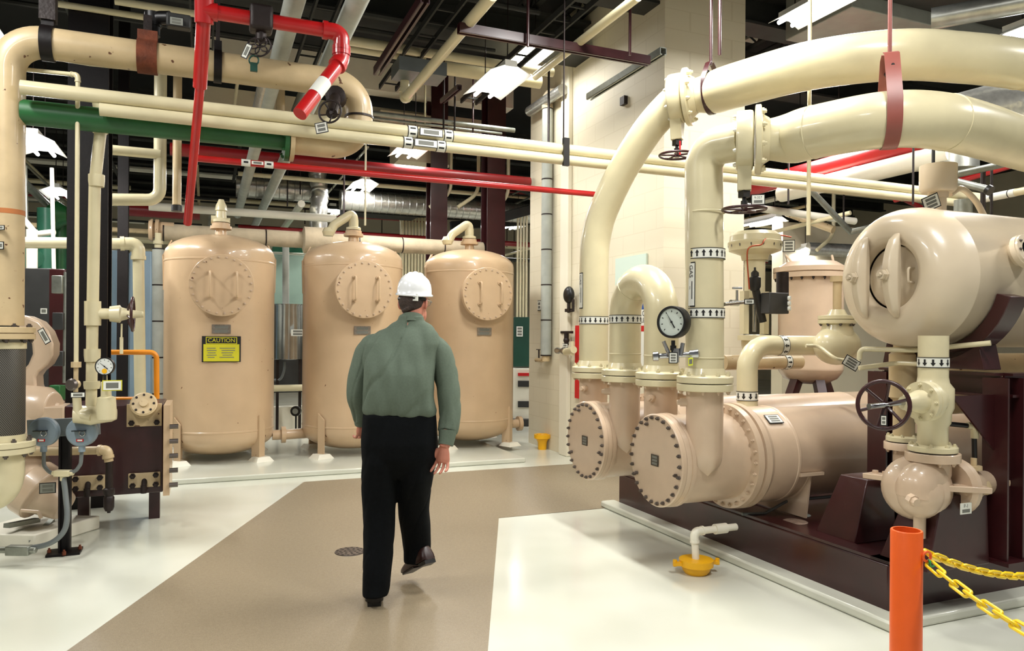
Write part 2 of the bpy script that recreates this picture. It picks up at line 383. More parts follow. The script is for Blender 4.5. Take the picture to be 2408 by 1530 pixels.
# ---------- light fittings ----------
def fixture(u,v,z,label,ln=1.22,w=.36,px=None,drop=1.4,power=60,group=None,rods=True):
    c=px if px is not None else UV(u,v,z); t=thing('ceiling_light',label,'light',c,group)
    mb=MB(); mb.box(c+Z*.07,(.12,ln,.06)); mb.build('gear_tray','reflector_white',t)
    mb=MB()
    for s in (-1,1):
        mb.add([c+U*(s*.05)+Z*.05-W*ln/2,c+U*(s*w/2)-Z*.02-W*ln/2,c+U*(s*w/2)-Z*.02+W*ln/2,c+U*(s*.05)+Z*.05+W*ln/2,
                c+U*(s*.05)+Z*.056-W*ln/2,c+U*(s*w/2)-Z*.014-W*ln/2,c+U*(s*w/2)-Z*.014+W*ln/2,c+U*(s*.05)+Z*.056+W*ln/2],
               [(0,1,2,3),(7,6,5,4),(0,4,5,1),(1,5,6,2),(2,6,7,3),(3,7,4,0)])
    mb.build('reflector','reflector_white',t)
    for s in (-1,1):
        mb=MB(); mb.cyl(c+U*(s*.08)-W*(ln*.48)-Z*.005,c+U*(s*.08)+W*(ln*.48)-Z*.005,.019,seg=10); mb.build('lamp_tube','lamp_white',t)
    if rods:
        for s in (-1,1): mb=MB(); mb.cyl(c+W*(s*ln*.38)+Z*.1,c+W*(s*ln*.38)+Z*drop,.006,seg=6); mb.build('hanger_rod','dark_iron',t)
    la=bpy.data.lights.new('lamp','AREA'); la.shape='RECTANGLE'; la.size=w*.8; la.size_y=ln; la.energy=power; la.color=(1,.985,.95)
    lo=bpy.data.objects.new('lamp',la); COL.objects.link(lo); lo.location=c-Z*.06; lo.rotation_euler=(0,0,A)
    return t
FX=[(1166,197,7.35,'bright twin-tube light hanging before the cream upper wall, top centre'),(963,353,9.9,'bright twin-tube light just below the cream pipe label tapes'),
(850,438,12.3,'twin-tube light above the middle tan tank, under the long red pipe'),(776,497,14.8,'small distant twin-tube light behind the silver duct elbow'),
(1592,418,11.5,'light seen between the pier and the tallest cream riser'),(1206,532,16.2,'distant light in the gap between the dark column and the pier'),
(1792,523,12.5,'slim light above the mushroom-topped valve actuator'),(1862,592,12.5,'distant light low on the right, behind the actuator label'),
(92,345,8.0,'large light at far left beside the big vertical pipe'),(140,457,11.5,'light at far left lower down, against the black column'),
(1925,318,8.9,'light hidden mostly behind the lower curved pipe')]
for px_,py_,yy_,l in FX: fixture(0,0,0,l,px=P(px_,py_,yy_),ln=.8,w=.42,power=68,drop=1.2)
for u,v in ((2.65,4.0),(2.65,1.3),(6.87,4.0),(-1.94,8.0),(-1.94,4.0),(6.87,1.3),(-1.94,.5)): fixture(u,v,4.6 if v<3 else 4.3,'twin-tube light out of view over the walkway',power=125,group='lights over the near walkway')
fixture(0,0,0,'short bright light high among the joists, above the top centre fitting',px=P(1222,152,9.0),drop=.6,power=40)
fixture(0,0,0,'light clipped by the top edge near the right-hand hanger rod',px=P(1962,-6,6.4),drop=.6,power=60)
# ================= the three tan tanks =================
pad0=G(380,1142); pu=U
def padpt(px,off=0): return to_px(pad0,U,px)
a=padpt(345); b=padpt(1236)
mb=MB(); mb.poly([a,b,b+W*2.9,a+W*2.9],(0,0,.055)); solo('equipment_plinth',mb,'epoxy_floor','low white plinth under the three tan tanks','plinth',bev=.012)
def tank(c,n,label):
    R=.605; zb,zt=.1,2.66; t=thing('pressure_tank',label,'tank',(c.x,c.y,0.055),'vertical pressure tanks in a row')
    o=V((c.x,c.y,0)); prof=[]
    hd=.24
    for i in range(9): th=PI/2*i/8; prof.append((zb+hd*(1-math.cos(th)),R*math.sin(th)))
    prof+=[(zb+hd+.055,R),(zb+hd+.06,R+.004),(zb+hd+.075,R+.004),(zb+hd+.08,R),(zt-hd-.1,R),(zt-hd-.095,R+.004),(zt-hd-.08,R+.004),(zt-hd-.075,R)]
    for i in range(9): th=PI/2*i/8; prof.append((zt-hd+hd*math.sin(th),R*math.cos(th)))
    mb=MB(); mb.lathe(o,Z,prof,72); mb.build('shell','tan_paint',t)
    D=-W
    m0=o+D*.55+Z*2.03; mb=MB(); mb.lathe(m0,D,[(0,.29),(.12,.29),(.12,.335),(.15,.335),(.152,.328),(.156,.328),(.158,.335),(.182,.335),(.186,.33),(.186,0)],56,False)
    mh=mb.build('manhole','tan_paint',t); bolts(mh,m0+D*.186,D,.305,24,.013,.018,'pinkish_tan_paint','stud',.1)
    for s in (-.12,.15):
        p=m0+D*.186+U*s; mb=MB(); mb.tube(fillet([p+Z*.14,p+Z*.14+D*.1,p-Z*.13+D*.1,p-Z*.13],.03),.012,8); mb.cyl(p+Z*.14,p+Z*.14+D*.02,.022); mb.cyl(p-Z*.13,p-Z*.13+D*.02,.022); mb.build('handle','tan_paint',mh)
    # legs
    for s1 in (-1,1):
        for s2 in (-1,1):
            d=(-W*s1+U*s2).normalized(); p=o+d*(R+.012); tn=d.cross(Z); mb=MB()
            mb.poly([p+tn*.045+Z*.1,p-tn*.045+Z*.1,p-tn*.045+Z*.5,p+tn*.045+Z*.58],d*.012)
            mb.poly([p+tn*.045+Z*.1,p+tn*.045+d*-.1+Z*.1,p+tn*.045-d*.1+Z*.48,p+tn*.045+Z*.58],tn*-.012)
            l=mb.build('leg','tan_paint',t)
            mb=MB(); mb.lathe(p+Z*.055,Z,[(0,.15),(.05,.1)],4); mb.build('footing','white_paint',l)
    # lifting lugs
    for s in (-1,1):
        p=o+U*(s*(R+.0))+Z*(zt-.36); mb=MB(); mb.bar(p-Z*.3,p+Z*.1+U*s*.01,.07,.014,U); mb.bar(p+Z*.09+U*s*.01,p+Z*.27-U*s*.08,.07,.014,U); mb.build('lifting_lug','tan_paint',t)
    # nameplate
    placard(t,o+D*(R+.006)+Z*1.555,U,Z,.2,.105,('bar','bar'),'nameplate','nameplate',border=False,lab='small metal nameplate')
    # bottom drain nozzle stub and side nozzle
    p=o+U*(R-.02)+Z*.3-W*.1
    mb=MB(); mb.cyl(p,p+U*.16,.06); mb.lathe(p+U*.1,U,[(0,.1),(.05,.1)],20); mb.build('outlet_nozzle','tan_paint',t)
    return t,o
TK=[]
for i,(x,y,l) in enumerate(((-3.43,8.7,'leftmost tan pressure tank, with the yellow caution sign'),(-1.99,9.25,'middle tan pressure tank, partly behind the walking man'),(-.586,10.0,'rightmost tan pressure tank, beside the cream pier'))):
    t,o=tank(V((x,y)),i,l); TK.append((t,o))
    # top nozzle and relief valve
    top=o+Z*2.64; mb=MB(); mb.lathe(top,Z,[(0,.07),(.09,.06),(.09,.12),(.125,.12),(.13,.1),(.16,.1),(.16,.055),(.2,.06)],24); mb.build('top_nozzle','tan_paint',t)
    v=MB(); b0=top+Z*.2
    if i==0: v.lathe(b0,Z,[(-.03,.1),(.0,.1),(.02,.062),(.1,.055),(.11,.068),(.17,.06),(.22,.035),(.24,.03)],20); v.cyl(b0-U*.11,b0-U*.05,.05); v.cyl(b0+U*.04+Z*.0,b0+U*.1,.03)
    else:
        v.lathe(b0,Z,[(-.03,.09),(0,.09),(.01,.06),(.1,.06)],20); v.tube(fillet([b0+Z*.05,b0+Z*.19,b0+Z*.02-U*.24,b0-Z*.1-U*.3],.08),.055,14); v.lathe(b0-U*.31-Z*.12,Z,[(0,.06),(.05,.075),(.1,.05)],16)
    v.build('relief_valve','cream_paint',t)
# pipes between the tanks
for i in (0,1):
    p=TK[i][1]+U*.72+Z*.3-W*.1; q=TK[i+1][1]-U*.55+Z*.3; q=p+(q-p)*1
    mb=MB(); mb.cyl(p,q,.062); o=solo('link_pipe',mb,'tan_paint',['short tan pipe joining the left and middle tanks near the floor','short tan pipe joining the middle and right tanks, behind the man'][i],'pipe')
# caution sign
D=-W; o=TK[0][1]; c=o+D*.612+Z*1.335+U*.003
sg=thing('caution_sign','yellow and black caution sign on the leftmost tan tank','sign',c)
xd=U; w,h=.4,.285; mb=MB(); mb.use(1).box(c,(w,.004,h)); mb.use(0).box(c-W*.002-Z*.04,(w*.92,.004,h*.66)); mb.use(0).box(c-W*.0015+Z*.095,(w*.8,.004,h*.27)); mb.use(1).box(c-W*.002+Z*.095,(w*.76,.0045,h*.22))
n_=c-W*.005
mb.use(0).text('CAUTION',n_+Z*.095,U,Z,.062)
mb.use(2)
for k,(yy,x0,x1) in enumerate(((.02,-.15,-.06),(.02,-.02,.14),(-.005,-.15,-.05),(-.005,.0,.14),(-.03,-.14,-.06),(-.03,0,.12),(-.055,-.15,-.05),(-.055,.01,.11),(-.08,-.14,-.07),(-.08,-.02,.13))):
    mb.box(n_+U*((x0+x1)/2)+Z*(yy-.01),(x1-x0,.001,.008))
mb.build('sign_plate',['sign_yellow','ink','faint_ink'],sg)
# lagged header pipe behind the tanks
def lagged(name,label,p,q,r,step,m='lagging',straps='dark_iron',cat='pipe',st=True):
    p=V(p);q=V(q);d=(q-p).normalized(); n=max(1,int((q-p).length/step)); mb=MB(); prof=[]
    L_=(q-p).length
    for i in range(n): a=L_*i/n; b=L_*(i+1)/n; prof+=[(a+.001,r*.985),(a+.02,r*1.01),(b-.02,r*1.0),(b-.001,r*.985)]
    mb.lathe(p,d,prof,20); o=solo(name,mb,m,label,cat)
    if st:
        mb=MB()
        for i in range(n+1): mb.lathe(p+d*(L_*i/n)-d*.008,d,[(0,r*.99),(0,r*1.03),(.016,r*1.03),(.016,r*.99)],20,False)
        mb.build('strap',straps,o)
    return o
hp=P(385,546,9.75); hq=to_px(hp,U,1135)
o=lagged('header_pipe','long lagged header pipe running behind the tops of the three tanks',hp,hq,.115,.62)
mb=MB(); mb.lathe(P(350,541,9.7),U,[(0,.13),(.03,.15),(.05,.15),(.05,.11),(.08,.11),(.08,.15),(.12,.15),(.12,.12),(.3,.12)],20); mb.build('end_valve','tan_paint',o)
mb=MB(); c=to_px(hp,U,745); mb.lathe(c-U*.2,U,[(0,.12),(.02,.19),(.38,.19),(.4,.12)],20); mb.build('joint_cover','lagging',o)
# lagged riser left of tank 1
a=P(372,560,9.4); o=lagged('lagged_riser','grey-white lagged riser standing left of the leftmost tank',P(372,1010,9.4),P(372,585,9.4),.07,.45,'grey_lagging')
mb=MB(); mb.lathe(P(372,585,9.4),Z,[(0,.045),(.06,.045),(.06,.06),(.1,.06),(.1,.04),(.2,.04)],14); mb.build('riser_top','cream_paint',o)
# ================= heat exchangers =================
capN=V((.925,4.75,.71)); 
def exchanger(cap,near):
    lab='nearer tan heat exchanger, with the full round bolted end cover' if near else 'farther tan heat exchanger, its bolted cover left of the nearer one'
    t=thing('heat_exchanger',lab,'heat exchanger',cap-Z*.4)
    R=.285; L1=.58; zf=1.215
    mb=MB(); mb.lathe(cap,U,[(.035,R+.012),(.065,R+.015),(.068,R+.01),(.072,R+.01),(.075,R+.015),(.1,R+.015),(.11,R),(L1-.05,R)],72,False); ch=mb.build('channel','pinkish_tan_paint',t)
    mb=MB(); mb.lathe(cap,U,[(0,0),(0,R+.005),(.006,R+.012),(.034,R+.012),(.034,0)],72,False); cv=mb.build('end_cover','pinkish_tan_paint',t)
    bolts(cv,cap,-U,R-.012,26,.0125,.022,'steel_bolt','bolt')
    for k in (.5,2.9,5.1): bolts(cv,cap+Z*0,-U,R-.045,1,.012,.025,'steel_bolt','eye_bolt',k)
    placard(cv,cap-U*.004+W*.0,-W,Z,.085,.075,('bar','bar','bar'),'dark_nameplate','nameplate',border=False)
    # girth flange pair
    g=cap+U*L1; mb=MB(); mb.lathe(g,U,[(-.05,R),(-.04,.345),(.0,.35),(.002,.33),(.02,.33),(.022,.35),(.062,.352),(.068,.345),(.1,.33),(.1,0)],72,False); gf=mb.build('girth_flange','pinkish_tan_paint',t)
    bolts(gf,g-U*.045,-U,.322,28,.013,.02,'pinkish_tan_paint','stud')
    # shell
    mb=MB(); LL=4.4; mb.lathe(g+U*.08,U,[(0,.322),(.22,.322),(.225,.326),(.24,.326),(.245,.318),(.26,.31),(1.9,.31),(1.905,.313),(1.92,.313),(1.925,.31),(LL,.31),(LL+.08,.24),(LL+.12,0)],64); mb.build('shell','pinkish_tan_paint',t)
    # nozzles
    for s in (-1,1):
        b=V((cap.x,cap.y,0))+U*.2+W*(s*.24); r=.113; n=36; rs=[[],[],[],[]]
        for j in range(n):
            th=2*PI*j/n; e=U*(r*math.cos(th))+W*(r*math.sin(th)); off=s*.24+r*math.sin(th); zz=cap.z+math.sqrt(max(0,R*R-off*off))
            rs[0].append(b+e+Z*(zf-.02)); 
            if abs(off)<R*.96: rs[1].append(b+e+Z*(zz-.01)); rs[2].append(b+e+Z*(zz-.03)); rs[3].append(b+e*.9+Z*(zz-.06))
            else:
                k=(abs(off)-R*.96)/(.24+r-R*.96); zl=cap.z+.07*(1-k)**.5
                rs[1].append(b+e+Z*(zl+.05)); rs[2].append(b+e*(1-.12*k)-W*(s*.0)+Z*(zl-.01)); rs[3].append(b+e-W*(s*(abs(off)-R*.96))+Z*(zl-.07))
        mb=MB(); mb.rings(rs,cap=False); nz=mb.build('nozzle','pinkish_tan_paint',t)
        mb=MB(); mb.lathe(b+Z*(zf-.045),Z,[(0,.165),(.004,.172),(.04,.172),(.044,.168)],40); nf=mb.build('flange','cream_paint',nz)
        bolts(nf,b+Z*(zf-.045),-Z,.148,10,.013,.02,'pinkish_tan_paint','nut',.3)
        for k in (-1,1): 
            pp=b+Z*(zf-.12)+(-W*s*.5-U*k).normalized()*.115; mb=MB(); mb.lathe(pp,pp-b-Z*(pp.z-b.z),[(-.01,.026),(.035,.026),(.035,.018),(.055,.016)],12); mb.build('gauge_boss','pinkish_tan_paint',nz)
    # saddles
    for tt in ((1.25,),(1.25,))[0 if near else 1]:
        for k in (1.0,2.9):
            c=cap+U*k; mb=MB(); zs=.31 if near else .31
            pts=[c+W*(.3*math.sin(x))-Z*(.318*math.cos(x)) for x in [(-70+10*i)*PI/180 for i in range(15)]]
            mb.poly(pts+[c+W*.3-Z*.1,c+W*.26-Z*(c.z-zs),c-W*.26-Z*(c.z-zs),c-W*.3-Z*.1],U*.014); mb.build('saddle','pinkish_tan_paint',t)
            mb=MB(); mb.tube([p+U*0 for p in pts],.012,6); mb.box(c-W*.31-Z*.1,(.2,.02,.02)); mb.build('saddle_plate','pinkish_tan_paint',t)
    if near:
        c=g+U*.2+(-W*.62+Z*.785)*.33; placard(t,c,U,(W*.785+Z*.62),.11,.07,('bar','bar','bar'),'label_white','label')
    return t
EN=exchanger(capN,True); capF=capN+W*.95; EF=exchanger(capF,False)
NZ={k:V((capN.x,capN.y,0))+U*.2+W*o for k,o in (('D',-.24),('C',.24),('B',.71),('A',1.19))}
def pflange(par,c,z=1.24,R=.172):
    c=V((c.x,c.y,z)); mb=MB(); mb.lathe(c-Z*.02,Z,[(0,R*.98),(.004,R),(.036,R),(.042,R*.97),(.05,.13),(.09,.118)],40); f=mb.build('flange','cream_paint',par)
    bolts(f,c+Z*.02,Z,R*.86,10,.014,.03,'cream_paint','nut',.3)
rP=.1165
# U bend C-B
C_,B_=NZ['C'],NZ['B']; zc=1.665
pts=[C_+Z*1.26]+[C_+Z*1.45,C_+Z*1.56]; mid=(C_+B_)/2; R2=(B_-C_).length/2
pts+=[mid+Z*zc-W*(R2*math.cos(t))+Z*(R2*math.sin(t)) for t in [PI*i/16 for i in range(17)]]+[B_+Z*1.56,B_+Z*1.45,B_+Z*1.26]
mb=MB(); mb.tube(pts,rP,28); o=solo('u_bend_pipe',mb,'cream_paint','glossy cream U-bend pipe joining the two heat exchangers','pipe')
pflange(o,C_); pflange(o,B_); band(o,B_+Z*1.63,Z,rP,.062,18)
for p_ in (B_,C_): mb=MB(); mb.lathe(p_+Z*1.37,Z,[(0,rP),(.002,rP+.003),(.008,rP+.003),(.01,rP)],32,False); mb.build('weld_bead','cream_paint',o)
mb=MB(); mb.torus(mid+Z*zc-W*(R2*math.cos(2.2))+Z*(R2*math.sin(2.2)),V(W*math.sin(2.2)+Z*math.cos(2.2)),rP+.0005,.004,32,6); mb.build('weld_bead','cream_paint',o)
d7=(X-Yd).normalized()
# riser A
A_=NZ['A']; v1=A_+d7*.76+Z*3.235
pa=spline([A_+d7*s+Z*z for s,z in ((0,1.26),(0,1.7),(0,2.1),(.02,2.3),(.09,2.5),(.272,2.79),(.5,3.05),(.68,3.19),(.76,3.225))],6)
mb=MB(); mb.tube(pa,rP,28); ra=solo('riser_pipe',mb,'cream_paint','farther tall cream riser curving up beside the pier','pipe')
pflange(ra,A_); band(ra,A_+Z*1.63,Z,rP,.062,18,d=-1)
D_=NZ['D']; v2=D_+d7*.22+Z*2.68
pb=fillet([D_+Z*1.26,D_+Z*2.68-d7*.02,v2+d7*.03+Z*.0],.33,10)
mb=MB(); mb.tube(pb,rP,28); rb_=solo('riser_pipe',mb,'cream_paint','nearest tall cream riser, with two bands of arrow tape','pipe')
for z in (2.27,1.37): mb=MB(); mb.lathe(D_+Z*z,Z,[(0,rP),(.002,rP+.003),(.008,rP+.003),(.01,rP)],32,False); mb.build('weld_bead','cream_paint',rb_)
pflange(rb_,D_); band(rb_,D_+Z*2.015,Z,rP,.066,18); band(rb_,D_+Z*1.65,Z,rP,.062,18)
def pipelabel(par,c,ang,r,z0,z1,w,txt):
    """tall label wrapped on the pipe; ang = direction it faces"""
    mb=MB(); rr=r+.002; N=8
    def strip(a0,a1,za,zb,rr,mi):
        mb.use(mi); vs=[]
        for i in range(N+1):
            a=a0+(a1-a0)*i/N; e=X*math.cos(a)+Yd*math.sin(a); vs+=[c+e*rr+Z*za,c+e*rr+Z*zb]
        mb.add(vs,[(2*i,2*i+2,2*i+3,2*i+1) for i in range(N)])
    hw=w/2/r; strip(ang-hw-.04,ang+hw+.04,z0-.008,z1+.008,rr,1); strip(ang-hw,ang+hw,z0,z1,rr+.001,0)
    e=X*math.cos(ang)+Yd*math.sin(ang); td=e.cross(Z)*-1
    o=c+e*(rr+.004); mb.use(1).text(txt,o+Z*(z1-.05),-Z,-td*-1 if False else td,.042)
    strip(ang+hw*.15,ang+hw*.4,z0+.04,z1-.11,rr+.002,1); strip(ang-hw*.5,ang-hw*.3,z0+.12,z1-.16,rr+.002,2)
    mb.build('pipe_label',['label_white','ink','faint_ink'],par)
pipelabel(rb_,V((D_.x,D_.y,0)),math.radians(-90-22-38),rP,1.695,1.955,.05,'GAS')
pipelabel(ra,V((A_.x,A_.y,0)),math.radians(-90-12-58),rP,1.73,2.0,.055,'GAS')
# butterfly valves and the two overhead pipes
def bvalve(c,ax,label,gcol):
    t=thing('butterfly_valve',label,'valve',c-Z*.3); ax=ax.normalized(); sd=ax.cross(Z)
    mb=MB(); mb.lathe(c,ax,[(-.05,.0),(-.05,.165),(-.045,.175),(-.03,.178),(.03,.178),(.045,.175),(.05,.165),(.05,0)],40,False)
    mb.poly([c-ax*.04+sd*.075-Z*.14,c-ax*.04-sd*.075-Z*.14,c-ax*.04-sd*.035-Z*.3,c-ax*.04+sd*.035-Z*.3],ax*.08); mb.build('body','cream_paint',t,bev=.004)
    bolts(t,c-ax*.05,-ax,.15,8,.012,.018,'white_paint','stud',.2)
    mb=MB(); mb.box(c-Z*.32,(.05,.05,.04)); mb.cyl(c-Z*.3,c-Z*.4,.012); mb.cyl(c-Z*.36,c-Z*.385,.02); mb.build('stem','black_metal',t)
    wheel(t,c-Z*.41,-Z,.125,.009,5,'maroon_paint',dish=-.0)
    return t
ax1=V((.9,-.42,.05)); ax2=V((.94,-.28,0))
c1=v1; c2=v2+V((.03,-.01,0))
B1=bvalve(c1,ax1,'farther butterfly valve with a maroon handwheel, on the higher pipe','m'); B2=bvalve(c2,ax2,'nearer butterfly valve with a maroon handwheel, on the lower pipe','m')
placard(B2,c2+V((.05,-.1,-.37)),V((1,.05,.05)),Z,.075,.055,('9-357','bar'),name='tag_plate')
mb=MB(); mb.box(c1-Z*.37-Yd*.06+U*.01,(.012,.004,.1)); mb.build('red_tape','sign_red',B1)
def overhead(c,ax,path,label,r1,welds):
    ax=ax.normalized(); p0=c+ax*.06; mb=MB()
    pts=spline([p0,p0+ax*.2]+path,8); rad=[]
    dist=0
    for i,p in enumerate(pts):
        if i: dist+=(p-pts[i-1]).length
        f=min(1,max(0,(dist-.04)/.2)); f=f*f*(3-2*f); rad.append(.118+(r1-.118)*f)
    mb.tube(pts,rad,36); o=solo('overhead_pipe',mb,'cream_paint',label,'pipe')
    f=MB(); f.lathe(p0+ax*.0,ax,[(0,.11),(0,.2),(.004,.205),(.03,.205),(.034,.2),(.04,.15),(.08,.125)],44); ff=f.build('flange','cream_paint',o); bolts(ff,p0+ax*.034,ax,.175,10,.016,.028,'cream_paint','nut',.35)
    for k in welds:
        mb=MB(); i=int(k*(len(pts)-1)); d=(pts[i+1]-pts[i-1]).normalized(); mb.torus(pts[i],d,rad[i],.004,36,6); mb.build('weld_bead','cream_paint',o)
    return o,pts,rad
z1=3.235; z2=2.68
O1,pp1,rr1=overhead(c1,ax1,[V((1.52,5.1,z1)),V((1.88,4.72,z1)),V((2.33,4.53,z1)),V((2.74,4.56,z1)),V((3.2,4.67,z1)),V((4.2,5.0,z1))],'higher fat cream pipe arching across the top right',.15,(.86,.88))
O2,pp2,rr2=overhead(c2,ax2,[V((1.72,4.24,z2)),V((1.99,4.0,z2)),V((2.28,4.0,z2)),V((2.63,4.18,z2)),V((3.09,4.48,z2)),V((4.1,5.1,z2))],'lower fat cream pipe arching below the other at right',.15,(.3,.62))
def clevis(px,pts,rad,label,w,m,topY=0,pinch=.2):
    best=min(range(1,len(pts)-1),key=lambda i:abs(proj(pts[i])[0]-px)); c=pts[best]; d=(pts[best+1]-pts[best-1]).normalized(); sd=d.cross(Z).normalized(); r=rad[best]+.006
    t=thing('pipe_hanger',label,'pipe hanger',c+Z*r)
    loop=[c+sd*(r*math.cos(a))+Z*(r*math.sin(a)) for a in [PI+PI*i/20 for i in range(21)]]
    pth=[c+sd*-.02+Z*(r+pinch)]+[c-sd*(.06)+Z*(r+pinch-.02),c-sd*r+Z*(r*.5)]+loop+[c+sd*r+Z*(r*.5),c+sd*.06+Z*(r+pinch-.02),c+sd*.02+Z*(r+pinch)]
    mb=MB(); rs=[]
    for i,p in enumerate(pth):
        q=(pth[min(i+1,len(pth)-1)]-pth[max(i-1,0)]).normalized(); n=q.cross(d).normalized(); rs.append([p+d*w/2+n*.003,p-d*w/2+n*.003,p-d*w/2-n*.003,p+d*w/2-n*.003])
    mb.rings(rs); mb.build('strap',m,t,smooth=50)
    mb=MB(); mb.cyl(c+Z*(r+pinch-.02),V((c.x,c.y,5.6)),.011,seg=10); mb.build('hanger_rod',m,t)
    mb=MB(); mb.cyl(c-sd*.09+Z*(r+pinch-.09),c+sd*.09+Z*(r+pinch-.09),.009,seg=8); mb.lathe(c+sd*.05+Z*(r+pinch-.09),sd,[(0,.018),(.015,.018)],6); mb.lathe(c-sd*.065+Z*(r+pinch-.09),sd,[(0,.018),(.015,.018)],6); mb.build('clevis_bolt','dark_iron',t)
mat('pinkish_maroon_paint','#8a4a40',.45,var=.12)
clevis(2085,pp2,rr2,'wide pinkish-brown hanger strap with a long rod, round the lower curved pipe',.075,'pinkish_maroon_paint')
clevis(1672,pp1,rr1,'thin dark maroon hanger strap by the flange of the higher curved pipe',.035,'maroon_paint',pinch=.07)
# pressure gauge assembly before risers C and D
gc=P(1583,757,4.5); t=thing('pressure_gauge','black-rimmed round dial gauge between the two nearest risers','gauge',gc-Z*.26)
ga=V((-.85,-1,.02)).normalized(); _,g1,g2=basis(ga); gr=.098
mb=MB(); mb.lathe(gc-ga*.05,ga,[(0,.0),(0,gr*.96),(.01,gr),(.075,gr),(.08,gr*.97),(.08,gr*.86),(.068,gr*.84)],40,False); mb.build('case','black_metal',t)
sx_=V((1,-.42,0)).normalized()
def dial(par,c,n,r,m,ang,name='dial_face',ticks=9):
    xx=Z.cross(n).normalized()*1; yy=n.cross(xx); mb=MB(); mb.lathe(c,n,[(0,0),(0,r),(.002,r),(.002,0)],32,False); mb.use(1)
    for i in range(ticks):
        a=math.radians(-135+270*i/(ticks-1)+90); p=c+n*.003+(xx*math.cos(a)+yy*math.sin(a))*r*.78; e=(xx*math.cos(a)+yy*math.sin(a)); f=n.cross(e); mb.box(p,(r*.12,r*.06,.001),(e,f,n))
    e=(xx*math.cos(ang)+yy*math.sin(ang)); f=n.cross(e); mb.poly([c+n*.004+e*r*.85,c+n*.004-e*r*.5+f*r*.05,c+n*.004-e*r*.5-f*r*.05],n*.002); mb.lathe(c,n,[(0,r*.08),(.007,r*.08)],12)
    return mb.build(name,[m,'ink'],par)
dial(t,gc+ga*.018,ga,gr*.85,'pale_dial',math.radians(122))
mb=MB(); s0=P(1583,800,4.5); s1=P(1583,832,4.5); mb.cyl(s0,s1,.012); mb.lathe(P(1583,812,4.5)+Z*0,-Z,[(0,.02),(.03,.02)],6); mb.build('gauge_stem','black_metal',t)
mb=MB(); a=P(1535,838,4.52); b=P(1636,832,4.5); mb.cyl(a,b,.017); mb.lathe(a,(b-a),[(0,.028),(.03,.03),(.04,.02)],14); mb.lathe(b-(b-a)*.15,(b-a),[(0,.026),(.035,.028),(.05,.03),(.06,.018)],10); mb.lathe(P(1588,842,4.5),Z,[(-.025,.025),(.06,.025)],8)
mb.cyl(P(1575,836,4.5),P(1560,802,4.5),.012); mb.cyl(P(1600,836,4.5),P(1606,806,4.5),.014); mb.build('manifold','chrome',t)
mb=MB(); mb.cyl(b,D_+Z*b.z,.014); mb.build('branch','chrome',t)
placard(t,P(1583,841,4.46),X,Z,.045,.06,('bar','bar','bar'))
placard(t,P(1624,850,4.46),V((1,0,.15)),Z,.028,.05,('bar',),'lime_tag',border=False,name='lime_tag')
# ================= skid, kerb, right-hand vessel, pump =================
S0=V((2.01,3.93,0)); zk=.3
mb=MB(); mb.poly([S0,S0+U*6.5,S0+U*6.5+W*2.78,S0+W*2.78],Z*zk)
sk=tag(mb.build('equipment_skid','skid_paint',bev=.012),'big dark maroon steel skid under the pumps and heat exchangers at right','skid')
mb=MB(); mb.box(S0+U*3.25+W*.06+Z*(zk+.008),(6.5,.12,.016)); mb.box(S0+W*1.39+U*.06+Z*(zk+.008),(.12,2.78,.016)); mb.build('deck_rim','skid_paint',sk)
for k,(px,py,a,b) in enumerate(((1870,1226,.16,.06),(1885,1210,.12,.04),(2075,1262,.11,.03))):
    mb=MB(); g=G(px,py,zk+.001); mb.lathe(g,Z,[(0,.0),(0,a*.5),(.004,a*.45),(.004,0)],14,False); mb.build('paint_spill','skid_stain' if k==0 else 'label_grey',sk)
o=S0-U*.13-W*.13
mb=MB(); mb.poly([o,o+U*7,o+U*7+W*.14,o+U*.14+W*.14,o+U*.14+W*3.0,o+W*3.0],Z*.055)
solo('concrete_kerb',mb,'epoxy_floor','low cream kerb wrapped round the foot of the maroon skid','kerb',bev=.014)
# funnel drain and its pipe
g=G(1637,1347); t=thing('floor_drain','round yellow drain funnel on the cream floor beside the kerb','drain',g)
mb=MB(); mb.lathe(g,Z,[(0,.07),(.02,.085),(.05,.095),(.052,.108),(.09,.108),(.092,.1),(.092,.03)],28); mb.build('bowl','yellow_paint',t)
for s in (-1,1): mb=MB(); mb.box(g+X*(s*.125)+Z*.065+Yd*(.02*s),(.05,.035,.02),(X,Yd,Z)); mb.lathe(g+X*(s*.14)+Z*.05+Yd*.02*s,Z,[(0,.014),(.04,.014)],6); mb.build('lug','yellow_paint',t)
pz=.262; p0=g+Z*.05; p1=V((g.x-.012,g.y+.01,pz)); p2=p1+U*.33
dp=run('short cream plastic drain pipe bending over the yellow funnel',[p0,p1,p2],.023,'white_paint',R=.05,fit=True)
mb=MB(); mb.cyl(p1+U*.16,p1+U*.25,.033); mb.build('coupling','white_paint',dp)
g=G(1275,1056); mb=MB(); mb.lathe(g,Z,[(0,.055),(.1,.062),(.14,.085),(.15,.11),(.2,.11),(.2,.08),(.1,.05)],20); solo('drain_cup',mb,'yellow_paint','small yellow drain cup at the foot of the cream pier','drain')
